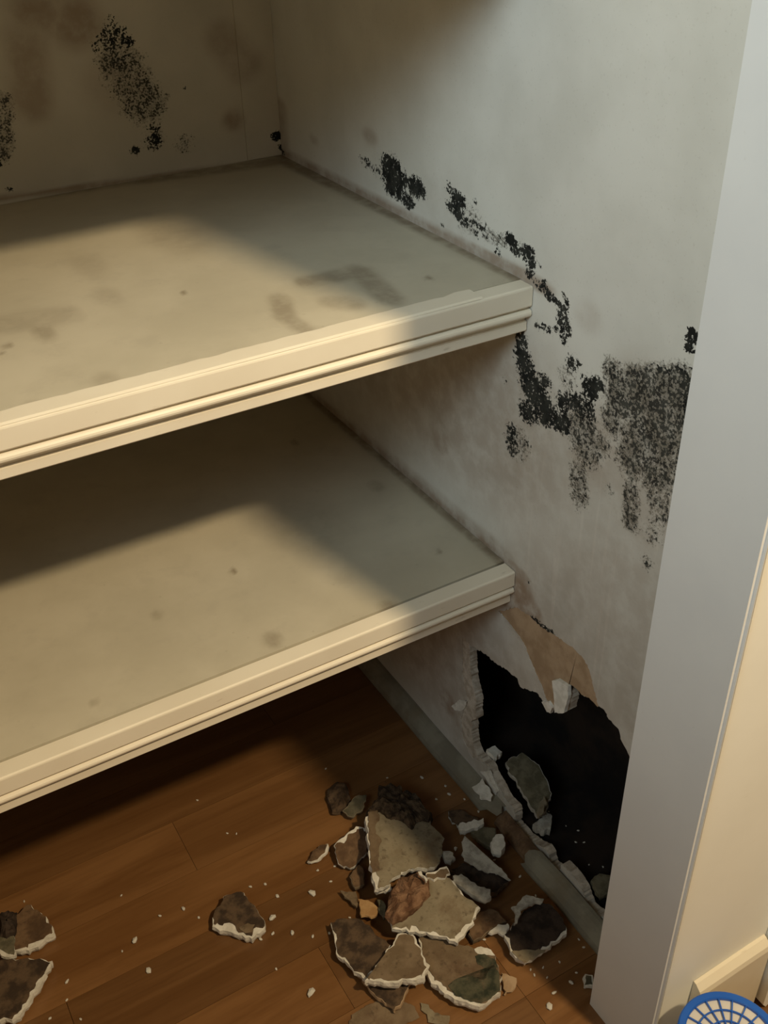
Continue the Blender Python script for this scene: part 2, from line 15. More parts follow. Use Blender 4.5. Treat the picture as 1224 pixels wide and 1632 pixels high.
SP_R=([(0.015, 0.7131, 0.0112, 0.6915, 0.0112, 0.0087, 0.95), (0.0093, 0.6922, -0.0045, 0.6692, 0.0155, 0.0124, 1.0), (-0.0045, 0.6692, -0.0296, 0.6485, 0.0209, 0.0175, 1.0), (-0.0261, 0.6811, -0.0261, 0.6811, 0.0124, 0.0102, 0.85), (-0.0037, 0.6366, -0.0037, 0.6366, 0.0168, 0.0142, 0.95), (-0.0447, 0.6475, -0.0592, 0.6491, 0.0145, 0.0126, 0.95), (-0.0583, 0.672, -0.0897, 0.6862, 0.0125, 0.0107, 0.9), (-0.0941, 0.7029, -0.0941, 0.7029, 0.0131, 0.0112, 1.05), (-0.1028, 0.7115, -0.1028, 0.7115, 0.0098, 0.0084, 1.05), (-0.0909, 0.6767, -0.0909, 0.6767, 0.0165, 0.0145, 0.8), (-0.065, 0.7174, -0.065, 0.7174, 0.0098, 0.008, 0.85), (-0.0715, 0.7201, -0.0715, 0.7201, 0.0071, 0.0058, 0.8), (-0.0052, 0.7765, -0.0307, 0.7712, 0.0051, 0.0038, 0.85), (-0.0307, 0.7712, -0.0451, 0.7669, 0.0057, 0.0043, 0.85), (-0.0459, 0.7602, -0.0511, 0.7456, 0.0105, 0.0082, 0.8), (-0.047, 0.7791, -0.0514, 0.7714, 0.0042, 0.0032, 0.85), (-0.0094, 0.7348, -0.0479, 0.7432, 0.0052, 0.004, 0.8), (-0.0508, 0.7336, -0.0508, 0.7336, 0.0057, 0.0045, 0.85), (-0.2077, 0.8027, -0.2064, 0.7899, 0.0061, 0.0053, 1.05), (0.0218, 0.6022, 0.02, 0.58, 0.0112, 0.0096, 0.75), (-0.0052, 0.5983, -0.0052, 0.5983, 0.0077, 0.0066, 0.55), (-0.0795, 0.7113, -0.0795, 0.7113, 0.0042, 0.0035, 0.65), (-0.0573, 0.6945, -0.0573, 0.6945, 0.0037, 0.0031, 0.7), (0.0374, 0.6539, 0.0374, 0.6539, 0.004, 0.0032, 0.8), (-0.0256, 0.4255, -0.0256, 0.4255, 0.0029, 0.0029, 0.9), (-0.1961, 0.562, -0.1961, 0.562, 0.0052, 0.0055, 0.75), (-0.1221, 0.7327, -0.1221, 0.7327, 0.0103, 0.0088, 0.7), (-0.2062, 0.7646, -0.2163, 0.7344, 0.0074, 0.0068, 0.85), (-0.1758, 0.7584, -0.188, 0.7602, 0.0052, 0.0046, 0.75), (-0.1978, 0.7664, -0.1978, 0.7664, 0.005, 0.0045, 0.7), (0.2689, 0.8264, 0.2635, 0.8039, 0.0228, 0.0131, 1.1), (0.2447, 0.818, 0.2447, 0.818, 0.0162, 0.0094, 1.05), (0.215, 0.8159, 0.215, 0.8159, 0.0196, 0.0116, 1.1), (0.233, 0.7957, 0.233, 0.7957, 0.0156, 0.0093, 0.95), (0.334, 0.8196, 0.2949, 0.8108, 0.0113, 0.0062, 0.62), (0.1483, 0.831, 0.1483, 0.831, 0.0094, 0.0058, 0.85), (0.1323, 0.8233, 0.1323, 0.8233, 0.0143, 0.009, 1.05), (0.1452, 0.8125, 0.1212, 0.8041, 0.0109, 0.0069, 0.9), (0.116, 0.804, 0.0859, 0.8066, 0.0084, 0.0055, 0.75), (0.102, 0.8297, 0.102, 0.8297, 0.0044, 0.0028, 0.75), (0.0977, 0.7944, 0.0977, 0.7944, 0.0045, 0.0029, 0.75), (0.0405, 0.8081, 0.0405, 0.8081, 0.0108, 0.0074, 1.05), (0.0329, 0.8004, 0.0329, 0.8004, 0.0098, 0.0068, 0.95), (0.0127, 0.8023, 0.0127, 0.8023, 0.0129, 0.0091, 0.95), (0.0053, 0.7947, 0.0085, 0.7823, 0.0069, 0.0049, 0.85), (0.0604, 0.7892, 0.0604, 0.7892, 0.007, 0.0048, 0.65), (-0.0079, 0.7947, -0.0079, 0.7947, 0.0038, 0.0027, 0.7), (-0.0137, 0.781, -0.0236, 0.7701, 0.0059, 0.0043, 0.85), (0.162, 0.7873, 0.162, 0.7873, 0.0038, 0.0024, 0.8), (0.558, 0.7787, 0.558, 0.7787, 0.0091, 0.0044, 0.9), (-0.0368, 0.377, -0.0745, 0.3801, 0.0058, 0.0063, 0.9), (-0.0253, 0.4256, -0.0253, 0.4256, 0.0026, 0.0026, 0.9)],[(-0.1222, 0.7316, -0.1222, 0.7316, 0.0161, 0.0138, 0.75), (-0.1491, 0.7361, -0.2045, 0.7596, 0.0162, 0.0145, 0.9), (-0.1377, 0.7125, -0.2084, 0.7396, 0.0243, 0.0223, 0.95), (-0.1716, 0.6927, -0.2035, 0.7081, 0.03, 0.0288, 0.9), (-0.087, 0.6545, -0.087, 0.6545, 0.0257, 0.0231, 0.85), (-0.0962, 0.6381, -0.0962, 0.6381, 0.0224, 0.0206, 0.72), (-0.09, 0.6055, -0.093, 0.5823, 0.014, 0.0132, 0.68), (-0.1147, 0.6525, -0.1147, 0.6525, 0.0155, 0.0142, 0.62), (-0.1618, 0.6611, -0.1938, 0.6678, 0.0251, 0.0245, 0.8), (-0.1643, 0.627, -0.167, 0.5917, 0.0111, 0.0111, 0.72), (-0.1952, 0.644, -0.2049, 0.6242, 0.0167, 0.017, 0.62), (-0.1973, 0.5991, -0.1973, 0.5991, 0.0139, 0.0145, 0.42), (-0.1961, 0.562, -0.1961, 0.562, 0.0086, 0.0092, 0.5), (-0.1343, 0.6106, -0.1343, 0.6106, 0.0077, 0.0075, 0.35), (-0.0917, 0.5647, -0.0917, 0.5647, 0.0051, 0.0049, 0.4), (-0.1295, 0.6847, -0.1295, 0.6847, 0.0177, 0.0161, 0.8), (0.0126, 0.5923, 0.0126, 0.5923, 0.0234, 0.0203, 0.5), (-0.0604, 0.6983, -0.0604, 0.6983, 0.0149, 0.0124, 0.45), (0.0806, 0.8008, 0.0518, 0.8034, 0.0103, 0.007, 0.55), (0.1162, 0.8084, 0.1162, 0.8084, 0.0249, 0.0162, 0.4)],[(-0.0988, 0.6446, -0.0988, 0.6446, 0.0553, 0.0524, 0.55), (-0.1835, 0.6248, -0.1835, 0.6248, 0.0536, 0.0563, 0.5), (0.0129, 0.5951, 0.0129, 0.5951, 0.0272, 0.0236, 0.5), (0.1615, 0.5222, 0.1615, 0.5222, 0.0299, 0.0244, 0.7), (0.1248, 0.6253, 0.1248, 0.6253, 0.0182, 0.0139, 0.3), (0.0783, 0.6861, 0.0358, 0.6762, 0.0394, 0.0307, 0.3), (0.1653, 0.4268, 0.0118, 0.4233, 0.0076, 0.0071, 0.95), (0.0447, 0.4304, 0.0447, 0.4304, 0.0169, 0.0163, 0.8), (-0.1696, 0.7036, -0.1774, 0.6593, 0.0528, 0.0521, 0.5), (-0.0814, 0.7707, -0.0814, 0.7707, 0.0183, 0.0146, 0.25), (0.3156, 0.8492, 0.3156, 0.8492, 0.0163, 0.0087, 0.5), (0.4613, 0.8156, 0.4613, 0.8156, 0.012, 0.0059, 0.35), (0.5593, 0.7709, 0.0131, 0.7831, 0.0074, 0.0044, 0.8), (0.153, 0.8044, 0.153, 0.8044, 0.0615, 0.0403, 0.2), (0.5602, 0.8386, 0.5622, 0.7796, 0.0223, 0.0105, 0.6), (-0.0103, 0.394, -0.0103, 0.394, 0.0336, 0.0354, 1.0), (-0.0354, 0.3831, -0.0354, 0.3831, 0.0219, 0.0236, 1.0), (0.0091, 0.3565, 0.0091, 0.3565, 0.0167, 0.0176, 0.9), (0.1664, 0.5019, 0.1664, 0.5019, 0.0343, 0.0285, 0.4), (0.1358, 0.0975, 0.1358, 0.0975, 0.0251, 0.0289, 0.9), (0.1034, 0.0878, 0.1034, 0.0878, 0.0212, 0.0252, 0.7), (0.4743, 0.423, 0.017, 0.4272, 0.0215, 0.0181, 0.6), (0.0914, -0.0183, 0.0914, -0.0183, 0.0186, 0.024, 0.6), (0.0047, 0.3497, -0.015, 0.3394, 0.0118, 0.0127, 0.7), (0.3922, 0.4804, 0.0879, 0.5583, 0.0848, 0.0685, 0.25)])
SP_B=([(-0.2087, 0.9449, -0.2087, 0.9449, 0.0195, 0.0173, 0.72), (-0.191, 0.9374, -0.191, 0.9374, 0.0083, 0.0073, 0.8), (-0.226, 0.9355, -0.226, 0.9355, 0.0112, 0.01, 0.6), (-0.2033, 0.9216, -0.2033, 0.9216, 0.0115, 0.0102, 0.6), (-0.2084, 0.9643, -0.2084, 0.9643, 0.0062, 0.0055, 0.5), (-0.1748, 0.8342, -0.1748, 0.8342, 0.0088, 0.0081, 0.7), (-0.1772, 0.8188, -0.1772, 0.8188, 0.0122, 0.0113, 0.75), (-0.2021, 0.8116, -0.2021, 0.8116, 0.0067, 0.0063, 0.95), (-0.0079, 0.8002, -0.0079, 0.8002, 0.0083, 0.0074, 1.1), (-0.0015, 0.7857, -0.0015, 0.7857, 0.005, 0.0044, 1.05), (-0.3657, 0.7898, -0.3657, 0.7898, 0.0046, 0.0045, 0.75), (-0.3675, 0.8221, -0.3675, 0.8221, 0.0036, 0.0035, 0.85), (-0.1275, 0.8771, -0.1275, 0.8771, 0.0027, 0.0024, 0.6)],[(-0.2047, 0.9131, -0.1832, 0.8661, 0.0278, 0.0251, 0.8), (-0.1701, 0.8644, -0.1701, 0.8644, 0.0174, 0.0158, 0.78), (-0.1856, 0.8512, -0.1856, 0.8512, 0.0106, 0.0097, 0.75), (-0.1952, 0.8737, -0.1952, 0.8737, 0.0203, 0.0185, 0.78), (-0.1369, 0.8096, -0.1369, 0.8096, 0.014, 0.0128, 0.45), (-0.3509, 0.8883, -0.3638, 0.832, 0.0125, 0.012, 0.8), (-0.1767, 0.8219, -0.1767, 0.8219, 0.0152, 0.0141, 0.5)],[(-0.2486, 0.9627, -0.2486, 0.9627, 0.0305, 0.0272, 0.75), (-0.3102, 0.9527, -0.3162, 0.8837, 0.0239, 0.0221, 0.6), (-0.0666, 0.8283, -0.0666, 0.8283, 0.0145, 0.0129, 0.7), (-0.0692, 0.9275, -0.0447, 0.8947, 0.0247, 0.0212, 0.5), (-0.2902, 0.9775, -0.2902, 0.9775, 0.0295, 0.0264, 0.7), (-0.215, 0.8911, -0.215, 0.8911, 0.0388, 0.0353, 0.3), (-0.3784, 0.7812, -0.0049, 0.7692, 0.0034, 0.0032, 0.8)])
SP_U=[(-0.2236, 0.106, -0.2379, 0.0649, 0.0093, 0.0156, 0.55), (-0.2379, 0.0649, -0.2343, 0.0246, 0.0089, 0.0145, 0.5), (-0.1836, 0.1316, -0.125, 0.127, 0.0097, 0.0155, 0.55), (-0.125, 0.127, -0.1339, 0.0516, 0.013, 0.0195, 0.6), (-0.4369, 0.158, -0.4369, 0.158, 0.0097, 0.0223, 0.5), (-0.4723, 0.145, -0.4723, 0.145, 0.0029, 0.007, 0.8), (-0.4787, 0.1317, -0.4787, 0.1317, 0.0019, 0.0046, 0.8), (-0.2952, 0.175, -0.2952, 0.175, 0.0022, 0.0044, 0.8), (-0.0756, 0.073, -0.0756, 0.073, 0.0041, 0.0057, 0.8), (-0.4665, 0.1964, -0.4029, 0.1838, 0.0093, 0.0219, 0.3), (-0.3604, 0.2076, -0.3604, 0.2076, 0.0122, 0.0266, 0.25), (-0.3501, 0.2986, -0.3501, 0.2986, 0.0176, 0.0404, 0.25), (-0.186, 0.0706, -0.1704, 0.0602, 0.0109, 0.0169, 0.45), (-0.4188, 0.0276, -0.4188, 0.0276, 0.0097, 0.0193, 0.3), (-0.4834, 0.0179, -0.4834, 0.0179, 0.0058, 0.0123, 0.3), (-0.2438, 0.339, -0.2438, 0.339, 0.0316, 0.0656, 0.3), (-0.0108, 0.53, 0.004, 0.0099, 0.0126, 0.0185, 0.9), (-0.3752, 0.5825, -0.0116, 0.5342, 0.008, 0.0186, 0.7), (-0.0508, 0.0046, -0.0018, 0.0002, 0.0053, 0.0065, 0.9)]
SP_L=[(-0.0861, 0.4061, -0.0861, 0.4061, 0.0054, 0.0082, 0.8), (-0.2807, 0.1769, -0.2807, 0.1769, 0.004, 0.0059, 0.8), (-0.195, 0.0101, -0.195, 0.0101, 0.0078, 0.0098, 0.7), (-0.1599, 0.0222, -0.1599, 0.0222, 0.0106, 0.013, 0.5), (-0.2938, 0.0414, -0.2938, 0.0414, 0.0101, 0.0137, 0.5), (-0.0464, 0.2452, -0.0464, 0.2452, 0.0103, 0.0138, 0.45), (-0.0019, 0.501, -0.0008, 0.0035, 0.0106, 0.0136, 0.9), (-0.5939, -0.0033, -0.0029, 0.0006, 0.0027, 0.0037, 0.6), (-0.3857, 0.1484, -0.3857, 0.1484, 0.0057, 0.0088, 0.4), (-0.4878, 0.051, -0.4878, 0.051, 0.0036, 0.0056, 0.4), (-0.0561, 0.0791, -0.0561, 0.0791, 0.0037, 0.0045, 0.7), (-0.166, 0.2105, -0.166, 0.2105, 0.0531, 0.0736, 0.2), (0.0116, 0.0979, 0.0014, 0.0064, 0.0136, 0.0154, 0.5)]
CAM=(-0.60186, -0.74841, 1.158, 0.59777, 0.51767, -0.02702, 1639.14478, 0.56211, 0.42427, 0.77427, 0.07614, -0.27997, -0.36719, 0.12465, 0.025)

DEPTH, Z1, Z2, JX, YJ, YF = CAM[7], CAM[8], CAM[9], -CAM[10], CAM[11], CAM[12]
Z3 = Z2 + (Z2 - Z1)
XL, ZT = -1.30, 2.0

# ------------------------------------------------------------------ camera
cd = bpy.data.cameras.new('camera'); cam = bpy.data.objects.new('camera', cd); COL.objects.link(cam)
pi_, yw_, rl_ = CAM[3:6]
fwd = Vector((math.sin(yw_)*math.cos(pi_), math.cos(yw_)*math.cos(pi_), -math.sin(pi_)))
rt = Vector((math.cos(yw_), -math.sin(yw_), 0)); up = rt.cross(fwd)
r2 = rt*math.cos(rl_) + up*math.sin(rl_); u2 = -rt*math.sin(rl_) + up*math.cos(rl_)
cam.matrix_world = Matrix(((r2.x,u2.x,-fwd.x,CAM[0]),(r2.y,u2.y,-fwd.y,CAM[1]),(r2.z,u2.z,-fwd.z,CAM[2]),(0,0,0,1)))
cd.sensor_fit = 'VERTICAL'; cd.sensor_height = 36; cd.lens = 36*CAM[6]/1632; cd.clip_start = .01
scn.camera = cam
# ------------------------------------------------------------------ light
W = bpy.data.worlds.new('world'); scn.world = W; W.use_nodes = True
W.node_tree.nodes['Background'].inputs[0].default_value = (1.0, .77, .52, 1)
W.node_tree.nodes['Background'].inputs[1].default_value = .135
def lamp(name, typ, loc, energy, color, target=None, **kw):
    l = bpy.data.lights.new(name, typ); o = bpy.data.objects.new(name, l); COL.objects.link(o)
    l.energy = energy; l.color = color; o.location = loc
    for k, v in kw.items(): setattr(l, k, v)
    if target: o.rotation_euler = (Vector(target)-Vector(loc)).to_track_quat('-Z','Y').to_euler()
    return o
lamp('room_ceiling_lamp', 'POINT', (.10, -1.2, 2.0), 96, (1.0, .775, .47), shadow_soft_size=.048)
lamp('room_window_light', 'AREA', (-1.6, -.95, 1.95), 4.6, (.76, .93, 1.0), (0, -.15, 1.42), shape='RECTANGLE', size=.7, size_y=.7, spread=math.radians(72))
scn.view_settings.view_transform = 'Standard'; scn.view_settings.look = 'None'
scn.view_settings.gamma = 1; scn.view_settings.use_curve_mapping = False
scn.view_settings.exposure = 0.3

# ------------------------------------------------------------------ material helpers
class NT:
    def __init__(s, name):
        s.m = bpy.data.materials.new(name); s.m.use_nodes = True
        s.t = s.m.node_tree; s.b = s.t.nodes['Principled BSDF']
        s.co = s.t.nodes.new('ShaderNodeTexCoord').outputs['Object']
    def n(s, t, **k):
        nd = s.t.nodes.new(t)
        for a, v in k.items(): setattr(nd, a, v)
        return nd
    def put(s, sock, v):
        if hasattr(v, 'is_linked') or isinstance(v, bpy.types.NodeSocket): s.t.links.new(v, sock)
        elif isinstance(v, (tuple, list)) and len(v) == 3 and sock.type == 'RGBA': sock.default_value = (*v, 1)
        else: sock.default_value = v
    def math(s, op, a, b=0., clamp=False):
        nd = s.n('ShaderNodeMath', operation=op, use_clamp=clamp); s.put(nd.inputs[0], a); s.put(nd.inputs[1], b); return nd.outputs[0]
    def noise(s, scale, detail=3, rough=.55, vec=None, dist=0):
        nd = s.n('ShaderNodeTexNoise'); s.put(nd.inputs['Vector'], vec or s.co)
        nd.inputs['Scale'].default_value = scale; nd.inputs['Detail'].default_value = detail
        nd.inputs['Roughness'].default_value = rough; nd.inputs['Distortion'].default_value = dist
        return nd.outputs['Fac']
    def voro(s, scale, feature='F1', vec=None):
        nd = s.n('ShaderNodeTexVoronoi', feature=feature); s.put(nd.inputs['Vector'], vec or s.co); nd.inputs['Scale'].default_value = scale
        return nd.outputs['Distance']
    def mapping(s, scale):
        nd = s.n('ShaderNodeMapping'); s.put(nd.inputs['Vector'], s.co); nd.inputs['Scale'].default_value = scale; return nd.outputs[0]
    def rng(s, v, a, b, c=0., d=1.):
        nd = s.n('ShaderNodeMapRange', interpolation_type='SMOOTHSTEP'); s.put(nd.inputs[0], v)
        for i, q in enumerate((a, b, c, d)): nd.inputs[i+1].default_value = q
        return nd.outputs[0]
    def mix(s, f, a, b):
        nd = s.n('ShaderNodeMix', data_type='RGBA'); s.put(nd.inputs[0], f); s.put(nd.inputs[6], a); s.put(nd.inputs[7], b); return nd.outputs[2]
    def attr(s, name):
        a = s.n('ShaderNodeAttribute', attribute_name=name); sp = s.n('ShaderNodeSeparateColor'); s.t.links.new(a.outputs['Color'], sp.inputs[0])
        return sp.outputs
    def objrand(s): return s.n('ShaderNodeObjectInfo').outputs['Random']
    def fin(s, col, rough=.7, bump=None, bstr=.3, bdist=.002, spec=.4):
        s.put(s.b.inputs['Base Color'], col); s.put(s.b.inputs['Roughness'], rough); s.b.inputs['Specular IOR Level'].default_value = spec
        if bump is not None:
            b = s.n('ShaderNodeBump'); b.inputs['Strength'].default_value = bstr; b.inputs['Distance'].default_value = bdist
            s.put(b.inputs['Height'], bump); s.t.links.new(b.outputs[0], s.b.inputs['Normal'])
        return s.m

def mat_wall(name, c1, c2, drip=0., wk=.85):
    t = NT(name); R, G, B = t.attr('mould')[:3]
    nA = t.noise(170, 4, .6); nB = t.noise(400, 2, .6); big = t.noise(7, 4); mid = t.noise(38, 4, .6)
    col = t.mix(t.rng(big, .35, .65), c1, c2)
    col = t.mix(t.math('MULTIPLY', t.rng(t.noise(420, 2), .62, .75), .18), col, (.25, .21, .16))
    if drip:
        st = t.noise(1, 3, .6, t.mapping((1, 95, 3.5)))
        sx = t.n('ShaderNodeSeparateXYZ'); t.put(sx.inputs[0], t.co)
        lowz = t.math('MULTIPLY', t.rng(sx.outputs[2], .58, .70, 1., 0.), t.rng(sx.outputs[1], -.02, .06, 1., 0.))
        col = t.mix(t.math('MULTIPLY', t.math('MULTIPLY', t.rng(st, .55, .72), drip), lowz), col, (.74, .70, .63))
    stain = t.math('MULTIPLY', B, t.rng(mid, .25, .65, .45, 1.0))  # stains; B also carries the warm dimness painted low on the side wall
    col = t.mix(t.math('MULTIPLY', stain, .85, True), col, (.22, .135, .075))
    jA0 = t.math('MULTIPLY', t.math('SUBTRACT', nA, .5), 1.5); jB0 = t.math('MULTIPLY', t.math('SUBTRACT', t.noise(520, 2), .5), 1.8)
    wash = t.math('MULTIPLY', t.rng(t.math('ADD', G, t.math('ADD', jA0, jB0)), .22, .80), t.rng(mid, .25, .6, .5, .95), True)
    wash = t.math('MULTIPLY', t.math('MULTIPLY', wash, t.rng(G, .02, .2)), wk)
    col = t.mix(wash, col, (.125, .108, .080))
    jA = t.math('MULTIPLY', t.math('SUBTRACT', nA, .5), 1.5); jB = t.math('MULTIPLY', t.math('SUBTRACT', nB, .5), 2.0)
    jj = t.math('ADD', jA, jB)
    sol = t.rng(t.math('ADD', t.math('MULTIPLY', R, .92), jj), .48, .66)
    sol = t.math('MULTIPLY', sol, t.rng(R, .02, .2))
    spk = t.rng(t.math('ADD', t.math('MULTIPLY', G, .72), t.math('MULTIPLY', jj, 1.25)), .50, .74)
    spk = t.math('MULTIPLY', spk, t.rng(G, .03, .25))
    m = t.math('MAXIMUM', sol, t.math('MULTIPLY', spk, .9))
    dark = t.mix(t.rng(t.noise(60, 2), .4, .62), (.008, .009, .008), (.030, .031, .026))
    col = t.mix(m, col, dark)
    h = t.math('ADD', t.math('MULTIPLY', m, t.math('ADD', .4, nB)), t.math('MULTIPLY', t.noise(55, 3), .35))
    return t.fin(col, .85, h, .35, .0015, .25)

M = {}
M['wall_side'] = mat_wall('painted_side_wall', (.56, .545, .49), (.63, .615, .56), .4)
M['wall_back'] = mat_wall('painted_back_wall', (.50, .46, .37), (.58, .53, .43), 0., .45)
def mat_paint(name, c1, c2, rough=.45, bs=.15, grime=(.30, .22, .13), gr=.35):
    t = NT(name); col = t.mix(t.rng(t.noise(9, 4), .35, .65), c1, c2)
    g = t.rng(t.noise(120, 3, .6, t.mapping((.35, 1, 1))), .66, .80)
    col = t.mix(t.math('MULTIPLY', g, gr), col, grime)
    return t.fin(col, rough, t.noise(40, 3), bs, .001, .4)
M['moulding'] = mat_paint('cream_gloss_paint', (.76, .685, .545), (.80, .73, .59))
M['jamb'] = mat_paint('white_jamb_paint', (.69, .69, .675), (.72, .72, .70), .5, .1, gr=.1)
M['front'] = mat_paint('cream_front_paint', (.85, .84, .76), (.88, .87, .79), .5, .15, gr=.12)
M['skirt'] = mat_paint('cream_skirting_paint', (.70, .62, .47), (.74, .67, .52), .4, .2, gr=.3)
def mat_shelf():
    t = NT('grey_painted_shelf'); R = t.attr('mould')[0]
    col = t.mix(t.rng(t.noise(6, 5, .6), .32, .68), (.475, .43, .325), (.555, .505, .39))
    col = t.mix(t.math('MULTIPLY', t.rng(t.noise(26, 5, .65), .50, .72), .28), col, (.40, .36, .28))
    col = t.mix(t.math('MULTIPLY', t.rng(t.voro(38), .0, .09, 1., 0.), .22), col, (.22, .18, .12))
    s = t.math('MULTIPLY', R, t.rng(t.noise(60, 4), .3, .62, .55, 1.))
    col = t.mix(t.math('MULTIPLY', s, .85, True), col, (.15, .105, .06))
    return t.fin(col, .5, t.math('ADD', t.noise(70, 3), t.noise(12, 2)), .12, .001, .35)
M['shelf'] = mat_shelf()
def mat_wood():
    t = NT('oak_plank'); r = t.objrand()
    off = t.n('ShaderNodeCombineXYZ'); t.put(off.inputs[0], t.math('MULTIPLY', r, 37.)); t.put(off.inputs[1], t.math('MULTIPLY', r, 11.))
    v = t.n('ShaderNodeVectorMath', operation='ADD'); t.put(v.inputs[0], t.co); t.put(v.inputs[1], off.outputs[0])
    mp = t.n('ShaderNodeMapping'); t.put(mp.inputs['Vector'], v.outputs[0]); mp.inputs['Scale'].default_value = (1.6, 16, 16)
    g1 = t.noise(1.6, 5, .6, mp.outputs[0], .6)
    mp2 = t.n('ShaderNodeMapping'); t.put(mp2.inputs['Vector'], v.outputs[0]); mp2.inputs['Scale'].default_value = (9, 240, 240)
    g2 = t.noise(1.0, 3, .6, mp2.outputs[0])
    col = t.mix(t.rng(g1, .3, .7), (.142, .064, .021), (.215, .105, .038))
    col = t.mix(t.math('MULTIPLY', t.rng(g2,   .48, .7), .18), col, (.075, .030, .009))
    hs = t.n('ShaderNodeHueSaturation'); t.put(hs.inputs['Color'], col); t.put(hs.inputs['Value'], t.rng(r, 0, 1, .82, 1.15))
    return t.fin(hs.outputs[0], t.rng(g1, .2, .8, .30, .42), g2, .08, .0006, .5)
M['wood'] = mat_wood()
def mat_simple(name, c1, c2, scale=60, rough=.85, bs=.5, bd=.0015, c3=None, lo=.38, hi=.62, sp=0.):
    t = NT(name); v = t.n('ShaderNodeVectorMath', operation='ADD'); t.put(v.inputs[0], t.co)
    o = t.n('ShaderNodeCombineXYZ'); t.put(o.inputs[0], t.math('MULTIPLY', t.objrand(), 9.)); t.put(v.inputs[1], o.outputs[0]); vec = v.outputs[0]
    col = t.mix(t.rng(t.noise(scale, 4, .6, vec), lo, hi), c1, c2)
    if c3: col = t.mix(t.rng(t.noise(scale*.55, 5, .65, vec, .2), .48, .75), col, c3)
    dk = t.mix(t.math('MULTIPLY', t.rng(t.noise(scale*3.2, 3, .6, vec), .54, .72), sp), col, (.06, .04, .025))
    return t.fin(dk if sp else col, rough, t.noise(scale*4, 4, .65, vec), bs, bd, .2)
M['gypsum'] = mat_simple('white_gypsum', (.60, .57, .50), (.74, .71, .64), 90)
M['gyp_tan'] = mat_simple('dirty_gypsum_edge', (.40, .34, .27), (.56, .50, .42), 90)
M['gyp_grey'] = mat_simple('dusty_gypsum', (.30, .28, .24), (.46, .44, .39), 90)
M['p_beige'] = mat_simple('beige_wall_paper', (.215, .18, .12), (.26, .22, .15), 40, c3=(.16, .115, .07), sp=.55)
M['p_tan'] = mat_simple('tan_card_paper', (.33, .225, .135), (.42, .30, .19), 45)
M['p_brown'] = mat_simple('brown_wet_paper', (.10, .058, .032), (.175, .108, .06), 45, c3=(.075, .045, .026), sp=.55)
M['p_dark'] = mat_simple('dark_mouldy_paper', (.045, .030, .020), (.115, .075, .045), 60, sp=.55)
M['p_black'] = mat_simple('black_mouldy_paper', (.022, .016, .013), (.055, .038, .028), 60)
M['p_moss'] = mat_simple('green_mouldy_paper', (.028, .033, .021), (.085, .082, .052), 55, c3=(.17, .12, .075))
M['p_olive'] = mat_simple('olive_damp_paper', (.095, .085, .055), (.17, .15, .10), 60)
M['p_mix'] = mat_simple('stained_tan_paper', (.155, .11, .066), (.205, .15, .095), 35, c3=(.12, .075, .045), sp=.55)
M['fibre'] = mat_simple('fibrous_dark_clump', (.040, .027, .018), (.13, .09, .055), 120, bs=.9, bd=.004)
M['fibre_red'] = mat_simple('reddish_rot_clump', (.13, .065, .035), (.27, .155, .09), 80, bs=.8, bd=.003)
M['orange'] = mat_simple('orange_wood_chip', (.35, .20, .085), (.46, .29, .135), 50)
M['void'] = mat_simple('near_black_cavity', (.010, .008, .007), (.024, .016, .011), 14)  # near-black brown on every face of the hollow
M['board'] = mat_simple('grey_green_baseboard_paint', (.19, .172, .13), (.245, .228, .175), 30, .6, .25, .001, (.20, .165, .11))
M['sub'] = mat_simple('dark_subfloor', (.02, .012, .008), (.03, .02, .012), 20)
M['blue'] = mat_paint('blue_plastic', (.010, .095, .46), (.012, .11, .50), .35, .02, gr=0)
M['pale'] = mat_paint('pale_membrane', (.58, .55, .50), (.66, .63, .57), .8, .3, gr=.5)
M['tub'] = mat_paint('white_plastic', (.72, .72, .70), (.75, .75, .73), .4, .02, gr=0)

# ------------------------------------------------------------------ object helpers
def link(name, me, mat, parent=None):
    o = bpy.data.objects.new(name, me); COL.objects.link(o)
    if mat is not None and not me.materials: me.materials.append(mat)
    if parent is not None: o.parent = parent
    return o
def from_bm(name, bm, mat, parent=None, smooth=False, recalc=True):
    if recalc: bmesh.ops.recalc_face_normals(bm, faces=bm.faces[:])
    me = bpy.data.meshes.new(name); bm.to_mesh(me); bm.free()
    if smooth:
        for p in me.polygons: p.use_smooth = True
    return link(name, me, mat, parent)
def box(name, x0, x1, y0, y1, z0, z1, mat, parent=None, bev=0., seg=2):
    bm = bmesh.new(); r = bmesh.ops.create_cube(bm, size=1)
    for v in bm.verts: v.co = Vector(((x0+x1)/2+v.co.x*(x1-x0), (y0+y1)/2+v.co.y*(y1-y0), (z0+z1)/2+v.co.z*(z1-z0)))
    if bev: bmesh.ops.bevel(bm, geom=bm.edges[:], offset=bev, segments=seg, affect='EDGES', profile=.5)
    return from_bm(name, bm, mat, parent)
def tag(o, label=None, cat=None, group=None, kind=None):
    if label: o['label'] = label
    if cat: o['category'] = cat
    if group: o['group'] = group
    if kind: o['kind'] = kind
    return o
def struct(o, label, cat): return tag(o, label, cat, None, 'structure')
def empty(name, loc):
    o = bpy.data.objects.new(name, None); COL.objects.link(o); o.location = loc; o.empty_display_size = .02; return o
def adopt(child, par): child.parent = par; child.matrix_parent_inverse = Matrix.Translation(par.location).inverted(); return child
def sstep(x): x = np.clip(x, 0, 1); return x*x*(3-2*x)
def splat(U, V, S):
    out = np.zeros_like(U)
    for u1, v1, u2, v2, ru, rv, s in S:
        a = (U-u1)/ru; b = (V-v1)/rv; c = (u2-u1)/ru; d = (v2-v1)/rv; L = c*c+d*d
        t = np.clip((a*c+b*d)/L, 0, 1) if L > 1e-9 else 0
        out = np.maximum(out, s*sstep((1.5-np.hypot(a-t*c, b-t*d))/1.0))
    return out
